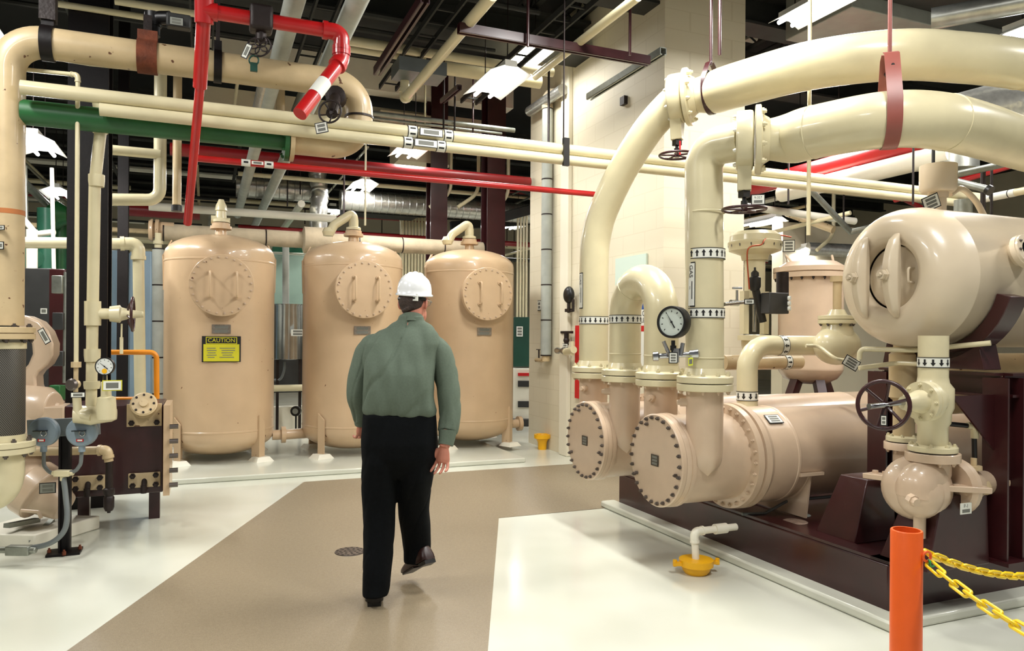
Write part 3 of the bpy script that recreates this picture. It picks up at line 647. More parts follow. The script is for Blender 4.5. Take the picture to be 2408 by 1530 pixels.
# ---- horizontal vessel
Hc=P(2082,650,4.2); R=.4; t=thing('horizontal_vessel','big tan horizontal vessel with an oval manway and two yokes, at right','vessel',V((Hc.x+1,Hc.y+.4,Hc.z-R)))
prof=[(.075,.185),(.03,.19),(.008,.205),(0,.23),(0,.26)]
for i in range(1,9): a=PI/2*i/8; prof.append((.2*(1-math.cos(a)),.26+(R-.26)*math.sin(a)))
prof+=[(.215,R+.003),(.225,R+.003),(.23,R),(2.9,R)]
for i in range(1,7): a=PI/2*i/6; prof.append((2.9+.2*math.sin(a),R*math.cos(a)))
mb=MB(); mb.lathe(Hc,U,prof,80,False); mb.build('shell','pale_tan_paint',t)
mb=MB(); mb.lathe(Hc,U,[(.055,0),(.058,.1),(.07,.165),(.08,.176),(.1,.176),(.1,0)],48,False); mc=mb.build('manway_cover','pale_tan_paint',t)
mb=MB(); h=Hc+U*.05+W*.02; mb.tube(fillet([h+Z*.055+U*.01,h+Z*.055-U*.05,h-Z*.06-U*.05,h-Z*.06+U*.01],.02),.008,8); mb.build('handle','pale_tan_paint',mc)
mb=MB(); h=Hc+U*.06-W*.13; mb.tube(fillet([h+Z*.04+U*.01,h+Z*.04-U*.04,h-Z*.04-U*.04,h-Z*.04+U*.01],.015),.007,8); mb.build('handle','pale_tan_paint',mc)
for s in (.125,-.085):
    c=Hc-U*.045+W*s; mb=MB(); N=12; pts=[]
    top=[];bot=[]
    for i in range(N+1):
        zz=-.225+.45*i/N; k=1-(zz/.225)**2; top.append(c+Z*zz-U*(.05+.045*k)+U*.05); bot.append(c+Z*zz+U*.035)
    rs=[]
    for i in range(N+1):
        zz=-.235+.47*i/N; k=max(0,1-(zz/.235)**2)**.6; w_=.02+.026*k; d=.012+.085*k
        f=c+Z*zz+U*.04; rs.append([f+W*w_*.55,f-W*w_*.55,f-W*w_-U*d*.55,f-W*w_*.5-U*d,f+W*w_*.5-U*d,f+W*w_-U*d*.55])
    mb.rings(rs); y=mb.build('yoke','pale_tan_paint',t,smooth=60,bev=.006)
    b=c-U*.05; mb=MB(); mb.cyl(b,b-U*.045,.017); mb.lathe(b-U*.01,-U,[(0,.034),(.01,.034),(.01,.028),(.035,.028),(.035,.014),(.05,.012)],6); mb.build('nut','pale_tan_paint',y)
# sight glass
a0=V(-W*.96+Z*.28).normalized(); c=Hc+U*.53; sgc=c+a0*(R-.02); mb=MB(); mb.lathe(sgc,a0,[(0,.06),(.05,.075),(.052,.095),(.08,.095),(.08,.09)],32,False); mb.lathe(sgc+a0*.08,a0,[(0,.09),(.012,.088),(.012,.05),(.0,.048)],32,False); sg_=mb.build('sight_glass','pale_tan_paint',t)
mb=MB(); mb.lathe(sgc+a0*.081,a0,[(0,.0),(0,.05),(.001,.05),(.001,0)],24,False); mb.build('glass','glass_dark',sg_); bolts(sg_,sgc+a0*.092,a0,.07,8,.008,.01,'steel_bolt')
# nozzle and fittings on top
c=Hc+U*.42+Z*(R-.02); mb=MB(); mb.lathe(c,Z,[(0,.045),(.1,.045),(.1,.055),(.13,.055),(.13,.085),(.15,.1),(.29,.1)],24); mb.build('top_nozzle','pale_tan_paint',t)
mb=MB(); mb.tube(spline([c+Z*.13+U*.1,c+Z*.17+U*.2,c+Z*.1+U*.33,c-Z*.03+U*.45,c-Z*.07+U*.6],6),.018,10); mb.build('balance_tube','pale_tan_paint',t)
placard(t,Hc+U*.3+Z*(R+.035)-W*.05,V((.9,.1,.4)),V((-.3,0,.95)),.1,.075,('bar','bar','bar'))
# bottom outlet nozzle
bo=Hc+U*.35-Z*(R-.02); 
# saddle and steel frame
fr=thing('steel_stand','dark maroon steel stand carrying the big horizontal vessel','stand',V((Hc.x+1,Hc.y+.3,zk)))
c=Hc+U*.36; angs=[(-75+6*i)*PI/180 for i in range(26)]
arc=lambda r:[c+W*(math.sin(a)*r)-Z*(math.cos(a)*r) for a in angs]
mb=MB(); mb.poly(arc(R+.008)+arc(R+.085)[::-1],U*.14); mb.poly([c-W*.3-Z*(R-.02),c-W*.33-Z*(R+.12),c+W*.33-Z*(R+.12),c+W*.3-Z*(R-.02),c-Z*(R+.05)],U*.14)
mb.build('saddle','maroon_paint',fr,bev=.004)
ft=P(2362,1288,1); 
yf=to_px(Hc+U*.82-W*.38,U,2362); 
base=V((yf.x,yf.y,zk))
lp_=to_px(base+W*.76,-U,2093)
for b in (base,base+W*.76,lp_):
    mb=MB(); hbeam(mb,b,b+Z*(c.z-R-.16-zk),.14,.14,.014,U); mb.build('leg','maroon_paint',fr)
    mb=MB(); mb.box(b+Z*.01,(.2,.2,.02)); mb.build('base_plate','maroon_paint',fr)
zt_=c.z-R-.2
for (a,b) in ((base-U*.02,base+W*.76),(base+W*.76,lp_),(base,base+U*1.5)):
    mb=MB(); hbeam(mb,V((a.x,a.y,zt_)),V((b.x,b.y,zt_)),.1,.13,.014); mb.build('cross_beam','maroon_paint',fr)
mb=MB(); mb.poly([V((base.x,base.y,zt_-.05))-U*.07,V((base.x,base.y,zt_-.35))-U*.07,V((base.x,base.y,zt_-.05))-U*.4],W*.012); mb.build('gusset','maroon_paint',fr)
# ---- pump set
fc=P(2193,1062,3.9); t=thing('centrifugal_pump','tan centrifugal pump bolted on maroon pedestals, under the handwheel','pump',V((fc.x,fc.y,.55)))
F_=V((fc.x,fc.y,0)); zf=fc.z
vc=P(2163,1150,3.85)
mb=MB(); mb.sph(vc-Z*.02,.115,28,(1,.95,1.1)); mb.lathe(vc+W*.02,(U*.75+W*.6-Z*.1),[(-.05,.1),(.0,.15),(.07,.17),(.1,.17),(.16,.13),(.26,.1)],32); mb.tube(spline([vc-Z*.04-U*.02,vc+Z*.05,F_+Z*(zf-.12),F_+Z*(zf-.03)],5),[.1]*5+[.095]*5+[.085]*5+[.08],24)
mb.build('volute','pinkish_tan_paint',t)
mb=MB(); q=P(2140,1172,3.72); mb.lathe(q,(-W*.9-Z*.2-U*.2),[(0,.03),(.03,.03),(.03,.022),(.05,.02)],8); mb.build('drain_plug','pinkish_tan_paint',t)
mb=MB(); mb.cyl(vc-Z*.13,vc-Z*.25,.03); mb.build('drain_boss','pinkish_tan_paint',t)
for s,pxs in ((-1,(2040,2105,1108,1128)),(1,(2190,2320,1135,1165))):
    a=P(pxs[0],pxs[2]+8,4.25 if s<0 else 3.85); b=P(pxs[1]+30*(s<0),pxs[3],4.05 if s<0 else 3.8); 
    mb=MB(); mb.bar(a,b if s<0 else P(2320,1150,3.85),.1,.03); 
    f=mb.build('foot','pinkish_tan_paint',t,bev=.004); 
    for k in (.2,.45): mb=MB(); p=a.lerp(b,k); mb.lathe(p+Z*.012,Z,[(0,.016),(.02,.016)],6); mb.build('nut','pinkish_tan_paint',f)
# bearing frame and coupling going right
mb=MB(); mb.lathe(vc+U*.22,U,[(0,.13),(.02,.15),(.05,.15),(.06,.11),(.16,.09),(.2,.07),(.4,.06)],24); mb.build('bearing_frame','pinkish_tan_paint',t)
mb=MB(); q=P(2290,1090,3.95); mb.lathe(q-Z*.06,Z,[(0,.02),(.03,.02),(.03,.04),(.05,.04),(.05,.015),(.09,.015)],14); mb.lathe(q+U*.03-Z*.13,U,[(-.03,.045),(.05,.045)],16); mb.build('seal_housing','aged_cream_paint',t)
# discharge flanges
def fl2(par,c,R,label=None,m1='cream_paint',m2='pinkish_tan_paint',n=8):
    mb=MB(); mb.lathe(c,Z,[(.004,R*.86),(.006,R*.9),(.03,R*.9),(.034,R*.85),(.04,R*.5)],40); u_=mb.build('upper_flange',m1,par); bolts(par,c+Z*.03,Z,R*.76,n,.012,.02,m1,'nut',.2)
    mb=MB(); mb.lathe(c,Z,[(-.001,R*.84),(.004,R*.84)],40); mb.build('gasket','black_metal',par)
    mb=MB(); mb.lathe(c,Z,[(-.05,R*.55),(-.045,R),(-.004,R),(-.001,R*.98)],40); mb.build('lower_flange',m2,par); bolts(par,c-Z*.045,-Z,R*.8,n,.012,.02,m2,'nut',.2)
fl2(t,F_+Z*zf,.132)
p2=P(2125,1038,4.5); F2=V((p2.x,p2.y,0)); fl2(t,p2,.11)
mb=MB(); mb.cyl(F2+Z*(p2.z-.04),F2+Z*(p2.z-.3),.06); mb.lathe(F2+Z*(p2.z-.12)-W*.04,-W,[(0,.03),(.04,.03),(.04,.02),(.05,.02)],12); mb.tube([F2+Z*(p2.z-.22),vc+Z*.0+W*.1],.08,16); mb.build('suction_neck','pinkish_tan_paint',t)
# suction pipe with strainer body and big gate valve
bz=Hc.z-R
mb=MB(); top=F_+Z*(bz+.02); mb.lathe(F_+Z*(zf+.035),Z,[(0,.07),(.02,.073),(.1,.073),(.12,.085),(.17,.088),(.2,.1),(.3,.1),(.33,.078),(.36,.073),(bz-zf+.03,.073)],28)
sp=solo('suction_pipe',mb,'cream_paint','cream pipe rising from the pump into the underside of the big vessel','pipe'); band(sp,F_+Z*(bz-.075),Z,.074,.055,12,d=-1)
bon=P(2170,943,3.72)
gv=thing('gate_valve','cream gate valve with a large dark maroon spoked handwheel, above the pump','valve',bon-Z*.15)
mb=MB(); ax=(P(2080,952,3.6)-bon).normalized(); root=V((F_.x,F_.y,bon.z)); mb.cyl(root,bon,.085)
mb.lathe(bon-ax*.1,ax,[(0,.07),(.05,.08),(.06,.1),(.085,.1),(.088,.095),(.092,.1),(.118,.1),(.12,.06),(.2,.04),(.24,.035)],24); vb=mb.build('bonnet','cream_paint',gv); bolts(gv,bon+ax*.018,ax,.085,8,.01,.018,'cream_paint','nut')
wc=P(2077,952,3.6); mb=MB(); mb.cyl(bon+ax*.1,wc-ax*-.06,.01); mb.cyl(wc,wc+ax*.1,.014); mb.build('stem','chrome',gv)
wax=V((-.62,-.78,.03)); wheel(gv,wc,wax,.116,.0105,6,'maroon_paint')
placard(gv,P(2078,988,3.57),V((1,-.4,0)),Z,.022,.045,('bar','bar'))
# second suction pipe behind
sp2=run('cream pipe standing just left of and behind the pump suction pipe',[F2+Z*(p2.z+.03),F2+Z*1.62,F2+Z*1.62+U*.5],.062,'aged_cream_paint',R=.1)
mb=MB(); mb.lathe(F2+Z*(p2.z+.25),Z,[(0,.062),(.02,.085),(.28,.085),(.3,.062)],24); mb.build('sleeve','aged_cream_paint',sp2)
# small bore pipes
t1=run('small cream pipe from the middle valve to the vessel outlet, lower of two',[P(2020,865,4.4),P(2110,853,4.4),P(2215,858,4.0)],.014,'cream_paint')
t2=run('small cream pipe under the big vessel, upper of two',[P(2021,845,4.4),P(2022,820,4.4),P(2150,823,4.25),P(2330,806,4.0)],.015,'cream_paint',R=.03)
t3=run('black and cream small pipe feeding the pump seal',[P(2230,996,4.0),P(2290,1002,4.0),P(2292,1085,4.0)],.013,'black_metal',R=.03,fit=False)
mb=MB(); mb.tube(fillet([P(2275,1000,4.0),P(2292,1002,4.0),P(2292,1030,4.0)],.02),.02,12); mb.build('elbow','cream_paint',t3)
# pedestals
for (px0,px1,py0,py1,Y,lab,s) in ((2040,2102,1128,1262,4.35,'narrow maroon pedestal under the left foot of the pump',-1),(2215,2322,1168,1295,3.82,'wide maroon pedestal with a white tag, under the right foot of the pump',1)):
    a=P(px0,py0,Y); b=to_px(a,U,px1); z1=a.z; w_=(b-a).length; A0=V((a.x,a.y,zk)); B0=V((b.x,b.y,zk))
    mb=MB(); fl=.1; mb.add([A0-U*fl,B0+U*.02,B0+U*.02+W*.3,A0-U*fl+W*.3,V((a.x,a.y,z1)),V((b.x,b.y,z1)),V((b.x,b.y,z1))+W*.2,V((a.x,a.y,z1))+W*.2],[(0,1,2,3),(4,5,6,7),(0,1,5,4),(1,2,6,5),(2,3,7,6),(3,0,4,7)])
    o=solo('pump_pedestal',mb,'maroon_paint',lab,'pedestal',bev=.006)
    if s>0: placard(o,P(2271,1195,Y-.01)-W*.0,U,Z,.085,.06,('P-1','bar'),border=False,name='label')
mb=MB(); mb.poly([G(2305,1288,zk),G(2328,1288,zk),P(2330,1235,4.1),P(2308,1238,4.1)],W*.01); solo('yellow_card',mb,'yellow_paint','small yellow card standing on the skid behind the right-hand post','card')
# dark motor and vessels behind the stand
mb=MB(); c=P(2300,900,5.0); mb.lathe(c-U*.35,U,[(0,0),(.02,.15),(.06,.2),(.9,.2),(.95,.14)],32); mo=solo('pump_motor',mb,'aged_cream_paint','drab rounded motor behind the maroon post, with a white tag','motor')
placard(mo,P(2306,887,4.78),U,Z,.15,.085,('BI','bar','bar'),name='tag_plate')
for k in (0,1):
    run(['front loop of black cable hanging beside the maroon post','rear loop of black cable hanging beside the maroon post'][k],[P(2292+k*10,920,4.6),P(2298+k*12,960,4.55),P(2320+k*10,985-k*15,4.5),P(2355,995-k*10,4.5)],.014,'black_metal',R=.08,cat='cable',name='power_cable')
run('bent bare conduit lying on the skid under the nearer heat exchanger',[G(1745,1208,.32),G(1800,1206,.32)+Z*.0,P(1850,1178,5.05),P(1900,1172,5.1),P(2000,1163,5.3),P(2060,1160,5.4)],.01,'conduit_grey',R=.05,name='conduit',cat='conduit')
mb=MB(); a=G(1980,1160,.36); mb.lathe(P(2010,1150,5.9)-Z*.3,Z,[(0,.5),(.05,.55),(.1,.5)],28); solo('drip_tray',mb,'conduit_grey','blue-grey round tray in shadow beneath the heat exchangers','tray')
# ---- pipe loop above the near shell
q=V((capN.x,capN.y,0))+U*.92; 
pL=[P(1757,965,5.2),P(1757,808,5.2)]; c0=P(1757,812,5.2)
pl=run('cream pipe leaving the heat exchanger, bending right over its shell',[P(1757,972,5.2),c0,to_px(c0,U,1965)],.072,'cream_paint',R=.17,seg=24)
band(pl,P(1757,930,5.2),Z,.072,.065,10,d=-1); cb=to_px(c0,U,1834); band(pl,cb,U,.072,.06,10,d=-1)
c0b=P(1700,852,5.75); pl2=run('cream pipe passing behind the bending pipe, below its level',[P(1700,852,5.75),to_px(c0b,U,1880)],.06,'aged_cream_paint',seg=20); band(pl2,to_px(c0b,U,1846),U,.06,.06,10)
vq=P(1968,812,5.35); t=thing('globe_valve','round-bodied cream globe valve left of the big vessel','valve',vq-Z*.16)
mb=MB(); mb.sph(vq,.15,28,(1.25,.9,.95),(U,W,Z)); mb.lathe(vq+Z*.06,Z,[(0,.12),(.09,.1),(.1,.13),(.125,.13),(.126,.12),(.13,.13),(.155,.13),(.16,.07),(.2,.05)],28); mb.build('body','cream_paint',t); bolts(t,vq+Z*.16,-Z,.11,8,.012,.02,'steel_bolt','nut',.2)
mb=MB(); mb.cyl(vq+Z*.2,vq+Z*.48,.03); mb.cyl(vq+Z*.46,vq+Z*.5,.05); mb.build('yoke','aged_cream_paint',t)
mb=MB(); mb.tube(spline([P(1895,813,5.2),P(1925,815,5.2),P(1960,840,5.1),P(1980,846,5.1),P(2020,850,5.1)],5),.013,10); o=solo('bypass_tube',mb,'cream_paint','thin cream tube kinking down beneath the globe valve','tube')
placard(o,P(2002,853,4.95),V((.85,0,-.5)),V((.5,0,.85)),.1,.065,('bar','bar','bar'))
# ---- tall vertical vessel behind, on a raised platform
vb=P(1905,898,7.7); t=thing('vertical_vessel','tan upright vessel with a bolted lid on dark legs, behind the globe valve','vessel',vb)
V0=V((vb.x,vb.y,0)); zb=vb.z; zt=P(1905,655,7.7).z; mb=MB(); R=.318
mb.lathe(V0,Z,[(zb-.02,0),(zb-.01,.16),(zb+.04,.26),(zb+.1,.305),(zb+.13,R),(zb+.14,R+.004),(zb+.16,R),(zt,R),(zt+.02,R)],56); mb.build('shell','pinkish_tan_paint',t)
mb=MB(); mb.lathe(V0,Z,[(zt,R),(zt,.368),(zt+.05,.372),(zt+.052,.355),(zt+.06,.355),(zt+.062,.372),(zt+.11,.372),(zt+.115,.335),(zt+.17,.25),(zt+.19,0)],56,False); l=mb.build('lid','pinkish_tan_paint',t); bolts(l,V0+Z*(zt),-Z,.345,20,.012,.03,'dark_iron')
for k in (0,1): mb=MB(); mb.tube([V0+Z*(zt+.12)+X*(.24*(k*2-1))+Z*.0,V0+Z*(zt+.24)+X*(.24*(k*2-1))-X*.02,V0+Z*(zt+.12)+X*(.2*(k*2-1))-Yd*.1],.012,8); mb.build('lifting_ring','pinkish_tan_paint',l)
zplat=P(1905,946,7.7).z
for k in range(3):
    a=math.radians(-150+60*k+(0 if k<2 else 60)); d=X*math.cos(a)+Yd*math.sin(a); mb=MB(); mb.bar(V0+d*.18+Z*(zb+.08),V0+d*.33+Z*zplat,.09,.09,d); mb.build('leg','maroon_paint',t)
c=V0+Z*zplat; mb=MB(); mb.box(c+U*.5+Z*-.03,(1.8,.8,.06)); mb.box(c+U*.5-Z*.1-W*.39,(1.8,.03,.2)); pf=tag(mb.build('equipment_platform','maroon_paint'),'dark maroon raised platform under the upright tan vessel','platform')
for k in (-.3,1.3):
    for j in (-.34,.34): mb=MB(); p=c+U*k+W*j; mb.bar(V((p.x,p.y,0)),p-Z*.05,.1,.1,U); mb.build('leg','maroon_paint',pf)
# ---- control valve with mushroom actuator
ac=P(1775,600,5.9); t=thing('control_valve','cream control valve with a mushroom-shaped actuator and black positioner','valve',P(1775,790,5.9)); A0=V((ac.x,ac.y,0))
za=lambda py:P(1775,py,5.9).z
mb=MB(); mb.lathe(A0,Z,[(za(612),.0),(za(612),.1),(za(600),.11),(za(590),.2),(za(577),.205),(za(575),.21),(za(570),.21),(za(568),.2),(za(555),.195),(za(546),.16),(za(545),.03)],40,False); mb.build('actuator','cream_paint',t); bolts(t,A0+Z*za(577),-Z,.2,14,.008,.02,'steel_bolt')
mb=MB(); mb.cyl(A0+Z*za(612),A0+Z*za(700),.08); mb.build('spring_barrel','cream_paint',t)
for s in (-1,1): mb=MB(); mb.bar(A0+U*s*.1+Z*za(685),A0+U*s*.1+Z*za(785),.05,.05,U); mb.build('yoke_arm','cream_paint',t)
mb=MB(); mb.cyl(A0+Z*za(700),A0+Z*za(780),.014); mb.build('stem','chrome',t)
mb=MB(); mb.lathe(A0,Z,[(za(832),.08),(za(812),.1),(za(800),.1),(za(800),.13),(za(788),.13),(za(786),.06)],24); mb.build('valve_body','cream_paint',t)
bx=P(1822,713,5.7); mb=MB(); mb.box(bx,(.19,.1,.16)); po=mb.build('positioner','dark_grey_panel',t,bev=.006)
for k in range(3): mb=MB(); g=P(1853,700+k*12+1,5.66); mb.lathe(g,(-W*.8+U*.5),[(0,0),(0,.017),(.02,.017),(.02,0)],16,False); mb.build('gauge','dial_white',po)
mb=MB(); g=P(1775,665,5.72); mb.lathe(g-Z*.06,Z,[(0,.03),(.03,.045),(.1,.045),(.11,.03),(.14,.03),(.16,.008),(.18,.008)],16); mb.cyl(g-Z*.02,g-Z*.3+U*.08,.03); mb.build('air_regulator','black_metal',t)
mb=MB(); mb.tube(spline([P(1860,557,5.85),P(1830,553,5.8),P(1800,562,5.7),P(1790,575,5.66),P(1765,580,5.65),P(1757,600,5.65),P(1762,680,5.65)],5),.006,8); mb.build('copper_tube','copper',t)
placard(t,P(1855,578,5.7),V((1,.1,.05)),Z,.09,.085,('bar','bar','bar'))
mb=MB(); mb.cyl(P(1840,705,6.2),P(1840,640,6.2),.05); mb.build('conduit_body','dark_iron',t)
# amber ladder and small valve behind riser D
mb=MB(); 
l=thing('step_ladder','orange step ladder standing behind the nearest riser','ladder',P(1718,800,9.0))
for px in (1708,1735): mb=MB(); mb.bar(P(px,700,9.0),P(px,800,9.0),.05,.03,U); mb.build('rail','amber_paint',l)
for py in (705,730,752,780): mb=MB(); mb.bar(P(1708,py,9.0),P(1735,py,9.0),.05,.03); mb.build('rung','amber_paint',l)
t=thing('needle_valve','small bare needle valve with a tee handle, right of the nearest riser','valve',P(1735,715,4.75))
mb=MB(); mb.cyl(P(1703,715,4.6),P(1770,708,4.75),.012); mb.lathe(P(1727,712,4.7),U,[(-.03,.02),(.03,.02)],8); mb.cyl(P(1733,712,4.7),P(1733,682,4.7),.008); mb.build('body','chrome',t)
mb=MB(); mb.cyl(P(1722,677,4.7),P(1745,677,4.7),.007); mb.build('handle','chrome',t); placard(t,P(1762,709,4.66),X,Z,.055,.026,('bar',))
# ================= left foreground =================
Y1=4.6; pv=P(13,765,Y1); zH=3.33; zG=2.88
tv=V((pv.x,pv.y,0)); hT=tv+Z*zH; e1=to_px(hT,U,845); e2=V((e1.x,e1.y,zG)); e3=to_px(e2,-U,690)
mb=MB(); mb.tube(fillet([V((pv.x,pv.y,pv.z)),hT,e1,e2+Z*.0,e3],.2,12),.099,32)
big=solo('big_pipe',mb,'aged_cream_paint','fat grubby cream pipe rising at the left edge and turning along the ceiling','pipe')
mb=MB(); mb.lathe(tv+Z*2.23,Z,[(0,.0992),(.001,.1),(.03,.1),(.031,.0992)],36,False); mat('orange_brown_tape','#b06a35',.6); mb.build('tape_stripe','orange_brown_tape',big)
placard(big,P(2,577,4.49),V((1,-.1,0)),Z,.03,.04,('bar',),name='label'); placard(big,P(2,535,4.49),V((1,-.1,0)),Z,.04,.022,('bar',),name='label')
for k,f in ((e1+Z*-.2-U*0,Z),): mb=MB(); mb.lathe(e1-Z*.24,Z,[(0,.1),(0,.105),(.015,.105),(.015,.1)],32,False); mb.build('joint_ring','dark_iron',big)
def flp(par,c,R,m='aged_cream_paint',n=8,bm='steel_bolt'):
    flange(par,c,Z,R,.075,m,n,.015,bm,start=.15)
flp(big,tv+Z*P(13,783,Y1).z,.16)
g1=e3; mb=MB(); mb.lathe(g1-U*.0,-U,[(0,.1),(0,.15),(.03,.15),(.032,.1)],28); mb.build('flange','aged_cream_paint',big)
mb=MB(); ge=to_px(e3,-U,60)-U*.02; mb.cyl(e3-U*.034,ge,.078,seg=24); gp=solo('green_pipe',mb,'green_paint','dark green pipe running across at upper left to a cream flange','pipe')
mb=MB(); mb.lathe(e3-U*.036,-U,[(0,.1),(0,.15),(.03,.15),(.032,.1)],28); mb.build('flange','green_paint',gp); bolts(gp,e3-U*.066,-U,.125,8,.012,.02,'green_paint','nut')
# braided connector
t=thing('flexible_connector','braided steel flexible connector under the fat left-hand pipe','hose',P(13,1040,Y1))
z0=P(13,1028,Y1).z; z1_=P(13,812,Y1).z; prof=[]
n=40
mb=MB(); mb.lathe(tv+Z*z0,Z,[(0,.1),(.03,.108),(z1_-z0-.03,.108),(z1_-z0,.1)],40); mb.build('braid','braided_steel',t)
for z in (z0,z1_-.0): mb=MB(); mb.lathe(tv+Z*(z-.02),Z,[(0,.1),(0,.113),(.04,.113),(.04,.1)],36); mb.build('end_collar','cream_paint',t)
zf=P(13,1050,Y1).z; 
mb=MB(); mb.tube(fillet([tv+Z*zf,tv+Z*(P(13,1165,Y1).z),tv+Z*(P(13,1165,Y1).z)-X*.5+Yd*.2],.17,10),[.105]*1+[.108]*12,32); lp=solo('elbow_pipe',mb,'cream_paint','cream elbow under the braided connector at the lower left edge','pipe'); flp(lp,tv+Z*zf,.165,'cream_paint')
# clamps on the big pipe
def clamp(px,label,m,w=.06,top=5.3,rod=.03,r=.099):
    c=to_px(hT,U,px); t=thing('pipe_hanger',label,'pipe hanger',c+Z*r); mb=MB(); mb.lathe(c-U*w/2,U,[(0,r),(0,r+.012),(w,r+.012),(w,r)],28,False); mb.box(c+Z*(r+.03),(w,.06,.08)); mb.build('strap',m,t)
    mb=MB(); mb.bar(c+Z*(r+.04),c+Z*(top-zH),rod,rod,U); mb.build('hanger_rod','dark_iron',t); return t
clamp(113,'blackened hanger gripping the fat left pipe beside its bend','dark_brown_paint',.07,top=5.2,rod=.09)
clamp(347,'rusty clamp round the fat left-hand pipe','rust',.12,top=3.6,rod=.05)
clamp(512,'dark hanger on the fat pipe just right of the red riser','dark_brown_paint',.05,top=5.2,rod=.025)
# black pipe tee above the rusty clamp + transmitter
t=thing('pressure_transmitter','black pipe fitting with a small white-labelled transmitter over the rusty clamp','instrument',P(368,60,5.0))
mb=MB(); mb.tube(fillet([P(360,85,5.0),P(360,42,5.0),P(400,42,5.0)],.05),.045,14); mb.lathe(P(360,42,5.0)-Z*.02,Z,[(-.04,.055),(.05,.055)],10); mb.build('tee','black_metal',t)
mb=MB(); mb.box(P(420,52,4.95),(.15,.08,.09)); mb.build('housing','dark_grey_panel',t,bev=.01); placard(t,P(415,50,4.88),U,Z,.08,.05,('bar','bar'),'label_grey')
# cream pipe pair crossing the whole picture
q0=tv+U*.1-W*.145; q0=V((q0.x,q0.y,P(50,205,q0.y).z)); q1=to_px(q0,U,2300)
mb=MB(); mb.cyl(q0,q1,.044,seg=20); cp=solo('long_pipe',mb,'cream_paint','long thin cream pipe crossing the whole picture, upper of a pair','pipe')
q2=to_px(q0-Z*.085,U,235)-W*.01; q3=to_px(q2,U,2250); mb=MB(); mb.cyl(q2,q3,.04,seg=20); cp2=solo('long_pipe',mb,'cream_paint','long thin cream pipe crossing the whole picture, lower of a pair','pipe')
for par,q,px,r in ((cp,q0,968,.046),(cp,q0,1052,.046),(cp2,q2,958,.042),(cp2,q2,1035,.042)):
    c=to_px(q,U,px); mb=MB(); mb.lathe(c-U*.035,U,[(0,r),(.07,r)],24,False); mb.use(1); mb.lathe(c-U*.037,U,[(0,r+.001),(.006,r+.001)],24,False); mb.lathe(c+U*.032,U,[(0,r+.001),(.006,r+.001)],24,False)
    for a in (-.5,.4): n_=(-W*math.cos(a)+Z*math.sin(a)); mb.box(c+n_*(r+.001),(.04,.001,.012),(U,n_,U.cross(n_)))
    mb.build('arrow_band',['label_white','ink'],par)
for par,q,px,r in ((cp,q0,1010,.046),(cp2,q2,998,.042)):
    c=to_px(q,U,px); placard(par,c-W*(r+.004),U,Z,.17,.05,('bar',),name='pipe_label')
for px in (1325,): 
    c=to_px(q0,U,px); t=thing('pipe_hanger','black clip and rod holding the long pipe pair in front of the pier','pipe hanger',c); mb=MB(); mb.cyl(c+Z*.05,V((c.x,c.y,5.3)),.006,seg=8); mb.build('hanger_rod','dark_iron',t); mb=MB(); mb.box(c-Z*.03-W*.045,(.05,.03,.22)); mb.build('clip','black_metal',t)
# tan riser with tee, gauge
rz=[P(237,225,4.85),P(237,305,4.85),P(223,430,4.85),P(218,720,4.85),P(214,985,4.85)]
mb=MB(); mb.tube(rz,[.038,.036,.036,.036,.033],18); rs_=solo('valve_riser',mb,'cream_paint','cream threaded riser with sockets, standing before the black column','pipe')
for px,py,h in ((237,247,24),(236,300,26),(227,425,28),(217,835,30),(216,905,18)):
    mb=MB(); a=P(px,py-h/2,4.85); b=P(px,py+h/2,4.85); mb.lathe(b,a-b,[(0,.045),((a-b).length*.5,.049),((a-b).length,.049)],18); mb.build('socket','cream_paint',rs_)
mb=MB(); a=P(218,765,4.85); mb.cyl(a,P(218,708,4.85),.05); mb.cyl(P(218,737,4.85),to_px(P(218,737,4.85),U,262),.036); c=to_px(P(218,737,4.85),U,258); mb.lathe(c,U,[(0,.05),(.06,.06),(.07,.045),(.12,.03),(.2,.02)],16); mb.build('tee','cream_paint',rs_)
c=to_px(P(218,737,4.85),U,312); wheel(rs_,c,U,.11,.009,5,'maroon_paint')
mb=MB(); g=to_px(P(218,760,4.85),U,286); mb.tube([g+Z*.0,g-Z*.2],.006,8); mb.cyl(g-Z*.09,g-Z*.2,.011); mb.build('chain_pull','cream_paint',rs_)
c=P(214,975,4.85); t=thing('pressure_reducing_valve','cream brass-bodied valve cluster at the foot of the threaded riser','valve',c-Z*.05)
mb=MB(); mb.lathe(c-U*.1,U,[(0,.05),(.06,.06),(.1,.07),(.14,.06),(.22,.05),(.25,.035)],12); mb.lathe(P(250,985,4.8),Z,[(0,.055),(.07,.06),(.14,.055),(.15,.03),(.2,.028)],14); mb.tube(fillet([P(180,925,4.8),P(183,975,4.8),P(215,980,4.8)],.04),.026,10); mb.lathe(P(247,935,4.78),Z,[(0,.026),(.1,.026),(.11,.014),(.16,.012)],10); mb.build('body','cream_paint',t)
placard(t,P(264,906,4.74),U,Z,.105,.06,('bar',),'label_white','tag_plate',mats=['label_white','sign_yellow','faint_ink'])
gg=P(247,861,4.74); t=thing('pressure_gauge','small round dial gauge with a yellow patch beside the threaded riser','gauge',gg-Z*.05)
mb=MB(); n_=V((.15,-1,0)).normalized(); mb.lathe(gg-n_*.02,n_,[(0,0),(0,.056),(.03,.058),(.03,.052)],28,False); mb.cyl(gg-Z*.05,gg-Z*.12,.01); mb.build('case','black_metal',t); dial(t,gg+n_*.006,n_,.052,'dial_white',math.radians(140))
mb=MB(); mb.lathe(gg+n_*.0095-Z*.03,n_,[(0,0),(0,.016),(.001,.016),(.001,0)],14,False); mb.build('patch','yellow_paint',t)
